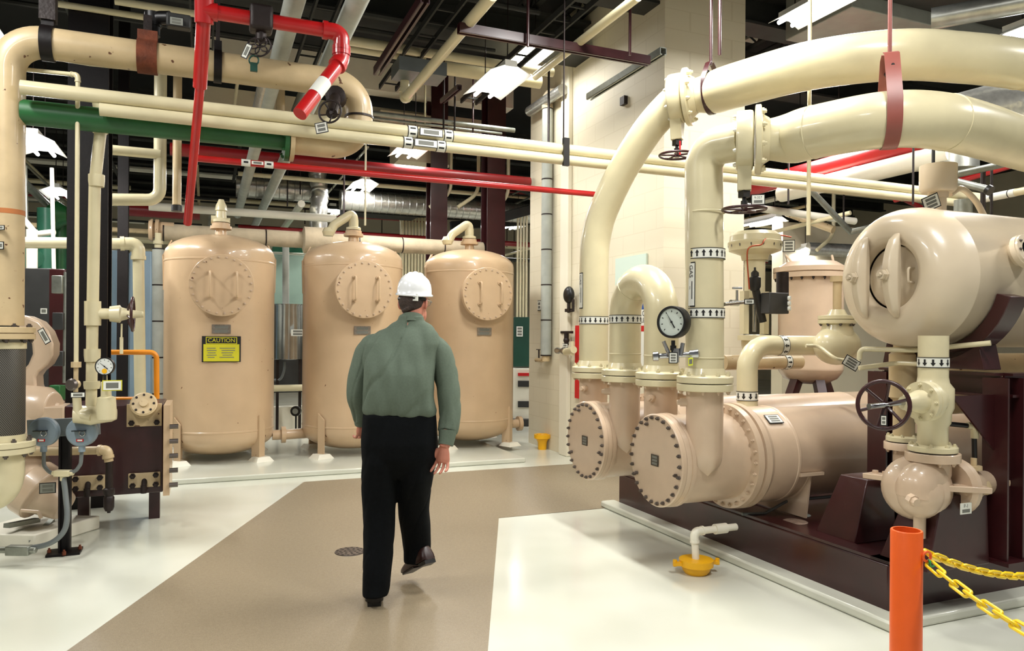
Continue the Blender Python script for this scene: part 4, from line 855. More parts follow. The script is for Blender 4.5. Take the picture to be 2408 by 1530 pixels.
run('thin cream tube dropping beside the threaded riser, from a bend at top',[P(55,163,4.75),P(183,176,4.7),P(179,858,4.7)],.0135,'cream_paint',R=.04,fit=True)
c=P(178,903,4.7); t=thing('needle_valve','small bare valve with a round knob under the thin cream tube','valve',c-Z*.04)
mb=MB(); mb.cyl(P(179,852,4.7),P(178,930,4.7),.014); mb.lathe(P(179,858,4.7),Z,[(-.015,.03),(.02,.03)],8); mb.sph(c,.03,12); mb.build('body','aged_cream_paint',t); mb=MB(); mb.lathe(c-Yd*.03,-Yd,[(0,.035),(.015,.04),(.03,.03)],12); mb.build('knob','steel_bolt',t); placard(t,P(183,928,4.62),U,Z,.075,.028,('bar',))
run('short thin cream pipe below the fat pipe at upper left',[P(100,132,4.95),P(210,150,4.97),P(335,163,5.0),P(345,150,5.0)],.015,'cream_paint',R=.03)
# columns
for px0,px1,Y,lab in ((157,262,6.4,'black-brown steel column behind the threaded riser'),(274,302,8.9,'slim dark column between the big column and the leftmost tank'),(1003,1046,11.9,'dark maroon column standing behind the gap between middle and right tanks'),(1134,1180,11.3,'dark maroon column right of centre, behind the rightmost tank')):
    a=P(px0,800,Y); b=to_px(a,U,px1); c=(a+b)/2; w_=(b-a).length; mb=MB(); hbeam(mb,V((c.x,c.y,0)),V((c.x,c.y,5.7)),w_*.9,w_*.9,.025,W); solo('steel_column',mb,'dark_brown_paint' if px0<400 else 'maroon_paint',lab,'column')
run('cream pipe emerging behind the big column and turning down',[P(40,570,7.4),P(325,573,7.9)+V((0,0,0)),P(330,960,7.9)],.058,'cream_paint',R=.12,fit=True)
# handrail
run('amber handrail in front of the lagged riser',[P(248,828,6.9),P(368,828,7.1),P(369,1000,7.1)],.025,'amber_paint',R=.06,cat='handrail',name='handrail')
run('short lower amber rail behind the bolted cover',[P(262,938,6.9),P(335,938,6.95)],.022,'amber_paint',cat='handrail',name='handrail')
# plate heat exchanger
a=P(150,1172,5.45); b=to_px(a,U,383); zt=P(150,955,5.45).z
t=thing('plate_heat_exchanger','dark maroon box-shaped exchanger with bolted port covers at left','heat exchanger',V(((a.x+b.x)/2,(a.y+b.y)/2,a.z)))
L_=(b-a).length; mb=MB(); mb.box((a+b)/2+Z*((zt-a.z)/2)+W*.25,(L_,.5,zt-a.z)); mb.build('body','maroon_paint',t,bev=.008)
mb=MB(); mb.box(b+U*.03+Z*((zt-a.z)/2-.0)+W*.1,(.045,.5,zt-a.z)); ep=mb.build('end_plate','tan_paint',t)
for k in range(5): mb=MB(); p=b+U*.05+W*.0+Z*(.08+.11*k); mb.cyl(p-W*.16,p-W*.16+U*.06,.018); mb.build('bolt','steel_bolt',ep)
def port(px,py,w,h,Y,rnd,lab=None):
    c=to_px(a+Z*(P(px,py,5.45).z-a.z),U,px); c=V((c.x,c.y,P(px,py,c.y).z))-W*.012; mb=MB(); mb.box(c,(w,.03,h)); 
    if rnd: mb.lathe(c+Z*.06-W*.02,(-W*.9+Z*.45).normalized(),[(0,.09),(.05,.095),(.07,.095),(.075,.085),(.078,.085),(.08,.03),(.1,.03),(.1,0)],24)
    pc=mb.build('port_cover','aged_cream_paint',t,bev=.006)
    for sx in (-1,1):
        for sz in ((-1,) if rnd else (-1,1)): mb=MB(); q=c+U*(sx*w*.36)+Z*(sz*h*.33)-W*.015; mb.lathe(q,-W,[(0,.022),(.02,.022),(.02,.012),(.04,.012)],6); mb.build('nut','dark_iron',pc)
    if rnd: bolts(pc,c+Z*.06-W*.02+(-W*.9+Z*.45).normalized()*.078,(-W*.9+Z*.45).normalized(),.07,8,.009,.012,'dark_iron')
    else: mb=MB(); mb.cyl(c-W*.0-Z*.0,c-W*.06-Z*.05,.02); mb.cyl(c-W*.06-Z*.03,c-W*.06-Z*.09,.022); mb.build('drain_cock','dark_iron',pc)
port(340,975,.24,.17,5.5,True); port(208,1134,.22,.11,5.5,False); port(340,1127,.22,.11,5.5,False)
for k in (.12,.88): mb=MB(); p=a.lerp(b,k)+W*.4; mb.bar(V((p.x,p.y,0)),p,.08,.08,U); mb.build('leg','maroon_paint',t)
# post with bracket, two dial transmitters, conduits
g=G(152,1300); t=thing('instrument_post','dark steel post on a base plate carrying a grey bracket, lower left','post',g)
mb=MB(); zt=P(150,985,g.y).z; hbeam(mb,g,V((g.x,g.y,zt)),.07,.07,.012,U); mb.build('post','dark_brown_paint',t)
mb=MB(); mb.box(g+Z*.008+X*.0,(.2,.16,.016)); mb.build('base_plate','dark_brown_paint',t); bolts(t,g+Z*.016,Z,.09,4,.012,.03,'rust','bolt',.5)
mb=MB(); mb.bar(P(65,1008,4.98),P(235,1000,5.02),.02,.12); mb.build('bracket','conduit_grey',t,bev=.004)
n_=V((.12,-1,.02)).normalized()
for k,px in enumerate((103,193)):
    c=P(px,1015,4.86); d=thing('dial_transmitter',['round blue-grey dial instrument, left of the pair on the bracket','round blue-grey dial instrument, right of the pair on the bracket'][k],'instrument',c-Z*.09)
    mb=MB(); mb.lathe(c-n_*.04,n_,[(0,0),(0,.085),(.02,.095),(.055,.095),(.065,.085),(.068,0)],36,False); mb.cyl(c-Z*.09,c-Z*.13,.02); mb.build('case','blue_grey_enamel',d)
    mb=MB(); r_=n_.cross(Z)*-1; mb.box(c+n_*.03+Z*.012,(.075,.075,.006),(r_,n_,Z)); w_=mb.build('window','glass_dark',d); mb=MB(); mb.torus(c+n_*.034+r_*.015-Z*.005,n_,.018,.003,16,6); mb.build('dial_ring','chrome',w_)
    placard(d,c+n_*.03-Z*.052,r_,Z,.045,.018,('bar',),'sign_red','label',border=False,mats=['sign_red','ink','label_white'])
run('grey conduit from the left dial instrument down to the junction tee',[P(103,1048,4.88),P(103,1095,4.88),P(118,1112,4.88),P(140,1112,4.88)],.012,'conduit_grey',R=.05,name='conduit',cat='conduit')
run('grey conduit from the right dial instrument down to the junction tee',[P(193,1048,4.88),P(190,1090,4.88),P(178,1108,4.88),P(160,1110,4.88)],.012,'conduit_grey',R=.05,name='conduit',cat='conduit')
mb=MB(); c=P(148,1112,4.88); mb.box(c,(.1,.05,.04),(X,Yd,Z)); mb.cyl(c,c-Z*.05,.018); mb.cyl(c-X*.07,c+X*.07,.016); solo('conduit_tee',mb,'cream_paint','small cream conduit junction on the dark post below the instruments','fitting',bev=.004)
mb=MB(); mb.tube(spline([P(149,1122,4.88),P(154,1160,4.87),P(158,1215,4.84),P(148,1252,4.82),P(115,1278,4.8),P(60,1290,4.8),P(20,1297,4.8)],6),.017,12); solo('flexible_conduit',mb,'conduit_grey','grey flexible conduit looping down the post to the floor at left','conduit')
mb=MB(); c=P(45,1293,4.78); mb.box(c,(.15,.06,.06),(X,Yd,Z)); mb.cyl(c-X*.14,c+X*.11,.02); solo('junction_box',mb,'galvanised','small galvanised junction box low at the left edge','box',bev=.006)
# tan line behind post with dark drain leg
dl=run('cream pipe crossing behind the post and ending in an elbow',[P(70,1062,5.2),P(252,1058,5.28),P(256,1085,5.28)],.03,'aged_cream_paint',R=.04,fit=True)
mb=MB(); q=P(256,1080,5.28); w0=P(256,1205,5.28); mb.lathe(w0,Z,[(0,.012),(.01,.012),(.015,.025),(.04,.035),(.11,.035),(.12,.028),(.14,.038),(.17,.038),(.18,.024),((q-w0).length,.024)],16); mb.build('drain_leg','dark_iron',dl)
placard(dl,P(112,1147,5.0),U,Z,.09,.065,('bar','bar'),'label_grey')
# pump behind the braided hose
t=thing('motor_pump','pinkish-tan pump casing with a curved hood behind the braided connector','pump',P(90,1190,5.5))
mb=MB(); mb.poly([P(x,y,5.5) for x,y in ((30,738),(62,742),(92,755),(113,778),(125,808),(124,835),(112,858),(92,874),(84,886),(86,915),(104,922),(108,945),(139,948),(130,985),(45,985),(45,880),(66,856),(76,832),(74,808),(64,792),(30,786))],W*.3); mb.build('hood','pinkish_tan_paint',t,bev=.02); placard(t,P(104,790,5.35),V((.5,0,-.86)),V((.86,0,.5)),.11,.04,('bar',))
mb=MB(); mb.lathe(P(50,960,5.5),X,[(0,.18),(.2,.16),(.25,.12)],28); mb.box(P(95,1000,5.5),(.35,.3,.3)); mb.lathe(P(70,1140,5.3),(X*.8-Z*.5),[(0,.2),(.12,.2),(.13,.15),(.3,.1)],24); mb.tube([P(60,1070,5.6),P(90,1130,5.5)],.13,14); mb.build('casing','pinkish_tan_paint',t,bev=.01)
mb=MB(); g=G(30,1290); mb.poly([g-X*.4,g+X*.15,g+X*.3+Yd*.55,g-X*.25+Yd*.6],Z*.1); mb.build('base','white_paint',t,bev=.01)
mb=MB(); mb.bar(G(15,1290)+Z*.16,P(88,1222,5.4),.05,.03); mb.bar(G(75,1290)+Z*.05,P(122,1222,5.5),.04,.02); mb.build('base_rail','galvanised',t)
mb=MB(); mb.tube([P(50,1200,5.0),P(90,1203,5.0),P(97,1218,5.0)],.012,8); mb.build('drain_tube','pinkish_tan_paint',t)
# cabinets and green pipes at far left
for a_ in ((48,118,630,945,8.2,'dark_grey_panel','dark grey cabinet behind the fat left-hand pipe'),(113,150,632,960,8.0,'maroon_paint','dark maroon cabinet side left of the black column')):
    p=P(a_[0],a_[3],a_[4]); q=to_px(p,X,a_[1]); z1=P(a_[0],a_[2],a_[4]).z; mb=MB(); mb.box((p+q)/2+Z*((z1-p.z)/2)+Yd*.3-Z*(p.z/2),((q-p).length,.6,z1),(X,Yd,Z)); solo('cabinet',mb,a_[5],a_[6],'cabinet',bev=.01)
placard(tag(MB().cyl(P(103,728,8.05),P(103,733,8.05),.01).build('hook','dark_iron'),'small hook with a white tag on the dark cabinet','hook'),P(103,731,7.8),X,Z,.07,.06,('bar',),border=False)
for k,(px,py0,py1,col,m) in enumerate(((140,648,690,'grey','galvanised'),(142,735,775,'dark','dark_grey_panel'),(142,825,860,'darker','dark_grey_panel'),(135,905,940,'green','green_paint'))):
    mb=MB(); c=(P(px,py0,7.5)+P(px,py1,7.5))/2; mb.box(c,(.11,.1,(py1-py0)*7.5/F),(X,Yd,Z)); solo('switch_box',mb,m,['grey switch box highest of four left of the black column','dark relay box second down left of the black column','dark relay box third down left of the black column','green box lowest of four left of the black column'][k],'box',bev=.008)
run('grey conduit linking the switch boxes left of the black column',[P(155,640,7.5),P(152,900,7.5)],.02,'galvanised',name='conduit',cat='conduit')
for k,(p,q,r,m) in enumerate(((P(107,490,10),P(107,1000,10),.1,'sea_green_paint'),(P(140,500,10.6),P(140,950,10.6),.09,'green_paint'),(P(50,585,9.6),P(80,612,9.5),.13,'sea_green_paint'),(P(48,420,9.2),P(108,478,10.4),.05,'galvanised'),(P(122,395,8.6),P(127,640,8.6),.022,'white_paint'),(P(60,390,8.9),P(63,560,8.9),.02,'galvanised'))):
    mb=MB(); mb.cyl(p,q,r,seg=18); solo('pipe',mb,m,['pale green upright pipe at far left under the light','darker green upright pipe against the black column','pale green stub ending at the cabinet top, far left','grey slanting pipe below the far left light','thin white rod-like pipe dropping from the far left light','thin grey upright pipe beside the fat left pipe'][k],'pipe')
mb=MB(); c=P(135,505,10.4); mb.lathe(c,U,[(-.12,.12),(0,.2),(.12,.12)],20); solo('valve_casing',mb,'green_paint','dark green casing between the green pipes at far left','casing')
run('white pipe with an elbow above the far-left green pipes',[P(55,515,8.8),P(85,550,8.8),P(128,545,8.8)],.035,'white_paint',R=.05)
run('cream pipe stub rising through the far-left clutter',[P(75,640,8.6),P(75,540,8.6)],.06,'white_paint')
# red sprinkler piping
RV=[P(484,-30,4.25),P(480,25,4.28),P(470,205,4.55)]
mb=MB(); mb.tube(RV,.041,18); rr_=solo('sprinkler_riser',mb,'red_paint','red riser at upper left, thicker upper length','pipe')
mb=MB(); mb.tube([P(480,-5,4.27),P(480,55,4.3)],.052,16); mb.cyl(P(478,25,4.28),to_px(P(480,25,4.28),U,512),.05); mb.build('tee','red_paint',rr_)
tp=P(480,25,4.28); te=to_px(tp,U,803); 
rb2=run('red branch running right from the riser and hooking down',[tp,te,te+Z*-.17-X*.0,P(705,268,4.3)],.042,'red_paint',R=.08,seg=18,fit=True)
mb=MB(); a=te-Z*.17; d=P(705,268,4.3)-a; a=a+d*.42; d.normalize(); mb.cyl(a,a+d*.13,.0435,seg=20); mb.use(1).box(a+d*.06-Yd*.043,(.08,.002,.006),(d,Yd,d.cross(Yd))); mb.build('pipe_label',['label_white','sign_red'],rb2)
mb=MB(); mb.tube([P(470,205,4.55),P(465,262,4.65),P(441,525,5.3)],.028,14); solo('sprinkler_drop',mb,'red_paint','thinner red drop continuing down behind the cream pipes','pipe')
t=thing('alarm_valve','dark boxy valve with a wire handwheel on the red branch','valve',P(615,70,4.4))
c=to_px(tp,U,614); mb=MB(); mb.box(c,(.13,.13,.15)); mb.cyl(c,c-Z*.14,.03); mb.build('body','dark_iron',t,bev=.02)
mat('weathered_brass','#5a4a34',.6,.3,var=.3)
mb=MB(); w_=c-Z*.17-Yd*.03
for k in range(5): a=2*PI*k/5; mb.torus(w_+(X*math.cos(a)+Z*math.sin(a)*.7)*.04,V((0,-1,.3)),.035,.004,18,6)
mb.torus(w_,V((0,-1,.3)),.07,.005,24,6); mb.build('handwheel','dark_iron',t)
placard(t,P(580,120,4.3),V((.4,0,.9)),V((-.9,0,.4)),.08,.03,('bar',)); 
mb=MB(); c2=P(597,150,4.35); mb.torus(c2+Z*.02,V((0,-1,0)),.028,.005,16,6); mb.box(c2-Z*.02,(.04,.02,.05)); mb.build('padlock','deep_green_panel',t)
# handwheel valve under the big pipe bend
vc=P(776,262,5.0); t=thing('gate_valve','dark valve with an upright spoked handwheel under the fat pipe bend','valve',vc)
mb=MB(); mb.tube([vc+Yd*.05,P(790,225,5.25)],.04,12); mb.lathe(P(790,228,5.25),V((.1,-.9,0)),[(-.05,.07),(.04,.07),(.05,.04)],14); mb.build('body','dark_iron',t); wheel(t,vc,V((-.15,-1,.1)),.078,.007,5,'dark_iron'); placard(t,P(756,300,4.92),V((1,0,.2)),V((-.2,0,1)),.075,.065,('bar','bar'))
# long red pipes
ra0=P(462,372,5.0); mb=MB(); mb.cyl(ra0,to_px(ra0,U,1425),.023,seg=14); lr=solo('sprinkler_pipe',mb,'red_paint','long thin bright red pipe crossing the centre above the tanks','pipe')
for px in (578,632): c=to_px(ra0,U,px); mb=MB(); mb.lathe(c-U*.03,U,[(0,.0245),(.06,.0245)],16,False); mb.use(1).box(c-W*.025,(.03,.002,.012)); mb.build('arrow_band',['label_white','ink'],lr)
c=to_px(ra0,U,605); placard(lr,c-W*.027,U,Z,.08,.024,('bar',),name='pipe_label',border=False)
rd=P(400,350,8.6); mb=MB(); mb.cyl(rd,to_px(rd,U,1245),.075,seg=16); solo('sprinkler_main',mb,'dark_red_paint','thick darker red main running behind the thin red pipe','pipe')
rd=P(300,492,11.4); mb=MB(); mb.cyl(rd,to_px(rd,U,470),.1,seg=14); solo('sprinkler_main',mb,'dark_red_paint','short dark red pipe low behind the slim dark column','pipe')
rd=P(560,535,12.5); mb=MB(); mb.cyl(rd,to_px(rd,U,1250),.05,seg=14); solo('sprinkler_pipe',mb,'dark_red_paint','dark red pipe seen just above the lagged header pipe','pipe')
# ================= overhead runs, front bay =================
def rv(label,px0,py0,Y,py1,r,m='cream_paint',name='pipe',cat='pipe',d=None,seg=14,group=None):
    p=P(px0,py0,Y); q=to_py(p,d or W,py1); mb=MB(); mb.cyl(p,q,r,seg=seg); return solo(name,mb,m,label,cat,group)
def ru(label,px0,py0,Y,px1,r,m='cream_paint',name='pipe',cat='pipe',seg=14,group=None):
    p=P(px0,py0,Y); q=to_px(p,U,px1); mb=MB(); mb.cyl(p,q,r,seg=seg); return solo(name,mb,m,label,cat,group)
a=P(1158,-12,5.4); b=to_py(a,W,232); run('cream pipe slanting down-left from the top edge to a stub, top centre',[a,b,b+Z*.36],.048,'cream_paint',R=.06,fit=True)
a=P(1500,-8,5.4); b=to_py(a,W,180); run('thinner cream pipe slanting from the top edge toward the light, right of the other',[a,b],.036,'cream_paint')
def channel(label,p,q,w,h,m='maroon_paint',name='strut_channel'):
    mb=MB(); p=V(p);q=V(q); mb.bar(p+Z*h/2,q+Z*h/2,w,.008); d=(q-p).normalized(); s=d.cross(Z).normalized()
    for k in (-1,1): mb.bar(p+s*(k*w/2),q+s*(k*w/2),.008,h)
    mb.bar(p-Z*h/2+s*w*.35,q-Z*h/2+s*w*.35,w*.3,.008); mb.bar(p-Z*h/2-s*w*.35,q-Z*h/2-s*w*.35,w*.3,.008)
    return solo(name,mb,m,label,'strut')
a=P(1078,66,5.85); channel('maroon strut channel crossing under the two slanting cream pipes',a,to_px(a,U,1525),.06,.07)
a=P(1000,-5,5.2); channel('maroon strut running away beside the grey box near top centre',a,to_py(a,W,168),.06,.07)
a=P(1560,120,6.6); channel('grey-topped strut channel slanting left of the farther butterfly valve',a,to_py(a,W,228),.06,.06,'galvanised')
a=P(1060,200,8.2); channel('short maroon strut hanging below the bright top-centre light',P(1080,205,8.0),P(1040,238,8.8),.05,.05)
a=P(930,160,7.6); mb=MB(); mb.box(to_px(a,U,985)+Z*.0,(.5,.35,.14)); solo('grey_box',mb,'conduit_grey','grey box under the deck left of the bright top-centre light','box')
for px,py0,py1,Y,lab,m in ((1242,-5,110,6.0,'maroon hanger rod left of the two-pipe strut end','maroon_paint'),(1482,-5,130,6.2,'maroon hanger rod at the right end of the strut channel','maroon_paint'),(1693,-5,130,5.2,'dark hanger rod over the farther curved pipe strap','maroon_paint'),(1044,165,335,9.0,'thin dark rod left of the bright top-centre light','dark_iron'),(1070,165,320,9.2,'thin dark rod just right of its twin, top centre','dark_iron'),(1113,170,320,9.4,'thin maroon rod below the bright top-centre light','maroon_paint'),(1291,150,335,7.6,'dark rod in front of the lagged elbow on the pier','dark_iron'),(1000,190,290,9.5,'pale rod holding the light under the label tapes','cream_paint'),(860,330,530,9.0,'pale rod right of the fat pipe bend','cream_paint'),(810,300,520,9.4,'brown rod left of the pale rod over the middle tank','maroon_paint')):
    p=P(px,py0,Y); q=P(px,py1,Y); mb=MB(); mb.cyl(p,V((p.x,p.y,q.z)),.012,seg=8); solo('hanger_rod',mb,m,lab,'rod')
p=P(1905,-10,5.0); mb=MB(); mb.cyl(p,V((p.x,p.y,P(1905,553,5.0).z)),.0135,seg=10); solo('hanger_rod',mb,'cream_paint','long cream rod dropping left of the wide pinkish-brown strap','rod')
rv('fat lagged pipe running from the top edge back behind the leftmost tank, right of two',852,-25,4.45,545,.066,'grey_lagging',seg=20)
rv('fat lagged pipe running from the top edge back over the leftmost tank, left of two',700,-25,4.45,505,.064,'grey_lagging',seg=20)
ru('cream pipe under the deck passing right toward the pier, upper of two',775,88,7.7,1300,.052)
ru('cream pipe under the deck just below and behind the upper one',815,112,8.0,1000,.045)
ru('fatter cream pipe with a capped left end below the bright top-centre light',1046,160,8.4,1270,.075)
ru('thin cream pipe at the very top left, upper of two',270,2,6.0,480,.03); ru('thin cream pipe at the top left passing behind the black fitting, lower of two',130,8,6.2,345,.028)
ru('bright aluminium pipe crossing behind the fat pipe bend, left of the column',845,262,8.8,1210,.03,'galvanised')
ru('second aluminium pipe close below the bright one',845,274,9.2,1180,.018,'galvanised')
a=P(378,140,7.6); run('cream pipe dropping behind the green pipe and bending left',[a,V((a.x,a.y,P(378,470,7.6).z)),P(262,469,7.45)],.062,'cream_paint',R=.12)
a=P(418,150,7.9); p=run('tan pipe hanging down behind the green pipe to a black cap',[a,V((a.x,a.y,P(418,482,7.9).z))],.045,'aged_cream_paint'); mb=MB(); c=V((a.x,a.y,P(418,490,7.9).z)); mb.cyl(c-Z*.03,c+Z*.03,.055); mb.build('cap','black_metal',p)
ru('cream pipe stub joining the dropping pipe right of the black column',258,352,7.4,378,.05)
for k,(px,py0,py1,Y,r,m,lab) in enumerate(((660,170,330,8.6,.05,'aged_cream_paint','tan upright pipe behind the red hooked branch'),(560,180,300,8.2,.02,'cream_paint','thin cream pipe behind the padlock tag, left of the white lagged run'),(722,190,260,8.0,.045,'galvanised','grey pipe end behind the red hooked branch'))):
    p=P(px,py0,Y); mb=MB(); mb.cyl(p,to_py(p,W,py1) if k else V((p.x,p.y,P(px,py1,Y).z)),r); solo('pipe',mb,m,lab,'pipe')
rv('foil-wrapped run between the fat grey lagged pipes',634,165,5.9,255,.07,'foil')
# white panels stand in for brightly lit ceiling glimpsed between the joists
for (px0,py0,px1,n,Y) in ((1560,42,1800,6,10.2),(1545,4,1950,7,9.3),(880,52,1160,7,9.9),(1100,92,1330,7,9.0)):
    p=P(px0,py0,Y); p=to_py(p,(p-CAM).normalized(),py0) if 0 else CAM+(p-CAM)*((5.6-H)/(p.z-H)); q=to_px(p,U,px1)
    for i in range(n):
        c=p.lerp(q,(i+.5)/n); mb=MB(); mb.box(c,((q-p).length/n*.72,.34,.03)); solo('lit_ceiling_patch',mb,'white_paint','small pale panel standing in for lit ceiling between the dark roof joists','panel','pale stand-ins for lit ceiling between the roof joists')
# dark trays and conduits across the near deck
for k in range(8):
    v=4.2+.6*k; mb=MB(); z=4.72-.05*(k%3); mb.cyl(UV(-5,v,z),UV(3.0,v,z),.02+.008*(k%3),seg=8); solo('conduit',mb,'beam_grey','thin dark conduit crossing high under the near deck','conduit','dark conduits under the near deck')
for k in range(7):
    u=-3.2+1.05*k; a=UV(u,4.6,4.5+.04*(k%2)); b=UV(u,9.0,4.5+.04*(k%2)); mb=MB()
    for s in (-1,1): mb.bar(a+U*s*.1,b+U*s*.1,.02,.06)
    for j in range(14): c=a.lerp(b,(j+.5)/14); mb.bar(c-U*.1,c+U*.1,.02,.015)
    solo('cable_tray',mb,'beam_grey','dark ladder cable tray running away under the near deck','cable tray','ladder cable trays under the near deck')
# ================= rear bay =================
def duct(label,p,q,r,m='foil',name='air_duct',cat='duct',rib=.12):
    p=V(p);q=V(q);L_=(q-p).length; n=max(2,int(L_/rib)); prof=[]
    for i in range(n): a=L_*i/n; prof+=[(a,r),(a+L_/n*.45,r),(a+L_/n*.5,r*1.05),(a+L_/n*.55,r)]
    prof.append((L_,r)); mb=MB(); mb.lathe(p,q-p,prof,18); return solo(name,mb,m,label,cat)
p=P(555,438,12.2); duct('silver ribbed duct above the leftmost and middle tanks, left piece',p,to_px(p,U,735),.17)
p=P(800,470,12.6); duct('silver ribbed duct above the middle tank, right piece',p,to_px(p,U,1252),.17)
mb=MB(); mb.tube(spline([P(745,400,12.3),P(752,450,12.3),P(750,480,12.2),P(748,560,12.2)],5),[.13+.02*(i%2) for i in range(16)],18); solo('air_duct',mb,'foil','silver duct elbow dropping between the ribbed duct pieces','duct')
p=P(350,480,10.6); ru('white pipe passing behind the tops of the left and middle tanks',350,485,10.6,790,.06,'white_paint')
ru('cream pipe above the silver ribbed duct',560,408,11.6,1180,.035); ru('cream pipe behind the white pipe, a little higher',540,470,12.8,740,.035)
a=P(800,500,13.6); b=to_px(a,U,945); run('cream conduit turning down beside the dark grey tray, behind the middle tank',[a,b,b-Z*.9],.035,'cream_paint',R=.1)
for i in range(8):
    p=P(948+7.4*i,512,14.0); mb=MB(); mb.cyl(p,V((p.x,p.y,.4)),.024,seg=8); solo('conduit',mb,'cream_paint','cream upright conduit in a close row behind the man\'s hard hat','conduit','row of upright cream conduits')
for i in range(4):
    p=P(1218+7*i,500,13.2); mb=MB(); mb.cyl(p,V((p.x,p.y,1.6)),.02,seg=8); solo('conduit',mb,'cream_paint','thin cream upright conduit in the slot left of the pier','conduit','conduits in the slot left of the pier')
p=P(805,490,13.2); mb=MB(); mb.bar(p,to_px(p,U,975),.5,.2); solo('cable_tray',mb,'beam_grey','dark grey tray over the row of upright cream conduits','cable tray')
for k,(px,py,px2,py2,Y) in enumerate(((1180,420,1255,450,12.5),(1182,510,1258,490,12.8),(1050,500,1135,480,13.4),(1060,530,1250,520,15))):
    mb=MB(); mb.bar(P(px,py,Y),P(px2,py2,Y+.6),.12,.16); solo('brace',mb,'beam_grey',['dark brace falling right beside the pier, highest','dark brace rising right beside the pier below the red pipe','dark brace between the two maroon columns','long dark bar low between the maroon columns and pier'][k],'brace')
for k,(px,py) in enumerate(((1060,440),(1125,440),(1195,450),(1620,470),(1740,490),(1960,540))):
    a=P(px,py,12); mb=MB(); mb.tube(fillet([a+Z*.6,a-Z*.1,a-Z*.35-U*.35],.3),.03,10); solo('pipe_bend',mb,'cream_paint','cream pipe sweeping down and left in the rear bay','pipe','sweeping cream bends in the rear bay')
# far fill: runs under the rear ceiling
random.seed(11)
kinds=(('cream_paint','cream'),('aged_cream_paint','tan'),('galvanised','grey metal'),('dark_red_paint','dark red'),('beam_grey','dark grey'),('white_paint','white'))
for k in range(54):
    m,cn=kinds[random.choice((0,0,1,2,3,4,5,4))]; z=random.uniform(3.1,5.0); r=random.choice((.02,.03,.03,.045,.06)); v=random.uniform(12.4,20.5)
    u0=random.uniform(-9,11); L_=random.uniform(3,8); mb=MB(); 
    if k%3: mb.cyl(UV(u0,v,z),UV(u0+L_,v,z),r,seg=8)
    else: z=min(z,4.6); mb.cyl(UV(u0,12.2,z),UV(u0,12.2+L_,z),r,seg=8)
    solo('overhead_pipe',mb,m,cn+' pipe in the tangle under the rear bay ceiling','pipe',cn+' pipes tangled in the rear bay')
for k in range(26):
    u=random.uniform(-8,14); v=random.uniform(12.5,18); mb=MB(); mb.cyl(UV(u,v,5.2),UV(u,v,random.uniform(3.4,4.2)),.012,seg=6); solo('hanger_rod',mb,'dark_iron','thin dark hanger rod in the rear bay','rod','hanger rods in the rear bay')
for k in range(34):
    m,cn=kinds[random.choice((0,0,1,2,2,3,4,5))]; z=random.uniform(3.0,4.7); r=random.choice((.02,.03,.04,.05)); v=random.uniform(10.5,15.5)
    u0=random.uniform(5.2,11); L_=random.uniform(2,5); mb=MB()
    if k%2: mb.cyl(UV(u0,v,z),UV(u0+L_,v,z),r,seg=8)
    else: z=min(z,4.5); mb.cyl(UV(u0,10.4,z),UV(u0,10.4+L_,z),r,seg=8)
    solo('overhead_pipe',mb,m,cn+' pipe in the overhead tangle behind the big vessel and risers','pipe',cn+' pipes tangled at right')
# right-hand rear bay
p=P(1560,496,12.2); mb=MB(); mb.cyl(p+W*3,to_px(p,-W,2215),.115,seg=20); o=solo('sprinkler_main',mb,'red_paint','fat bright red pipe slanting up to the right behind the cream risers','pipe')
p=P(1838,456,9.6); duct('white lagged pipe slanting below the fat red pipe',p,to_px(p,-W,2240),.105,'white_paint','lagged_pipe','pipe',.6)
for k,(a,b,r,m,lab) in enumerate(((P(1640,470,9.5),P(2010,520,10.4),.05,'white_paint','white pipe at right passing just above the slim light'),
 (P(1760,560,11),P(2000,500,9.8),.03,'cream_paint','cream conduit rising right above the mushroom actuator'),
 (P(1900,440,8.2),P(2000,545,8.6),.035,'galvanised','grey pipe kinking down below the white lagged pipe'),
 (P(2000,545,8.6),P(2190,500,8.0),.035,'galvanised','grey pipe continuing right behind the big vessel'),
 (P(2080,445,9.0),P(2200,505,9.4),.03,'dark_red_paint','dark red pipe sloping behind the big vessel'),
 (P(2105,470,10.5),P(2408,380,8.6),.04,'red_paint','thin red pipe rising to the right edge behind the small steel pipe'),
 (P(1850,500,12),P(1960,540,11.4),.06,'aged_cream_paint','tan pipe behind the long cream rod'),
 (P(1555,560,13),P(1680,540,12),.09,'galvanised','grey beam-like duct between the two cream risers'),
 (P(1900,585,12),P(2010,590,12),.11,'foil','silver crumpled duct left of the big vessel head'))):
    mb=MB(); mb.cyl(a,b,r,seg=12); solo('pipe',mb,m,lab,'pipe')
mb=MB(); mb.tube(fillet([P(2420,372,5.6),P(2215,418,5.4),P(2325,446,5.0)],.04),.026,12); s=solo('steel_pipe',mb,'galvanised','small bent steel pipe above the big vessel','pipe')
mb=MB(); mb.cyl(P(2322,445,5.0),P(2330,449,4.98),.034); mb.build('end_cap','black_metal',s)
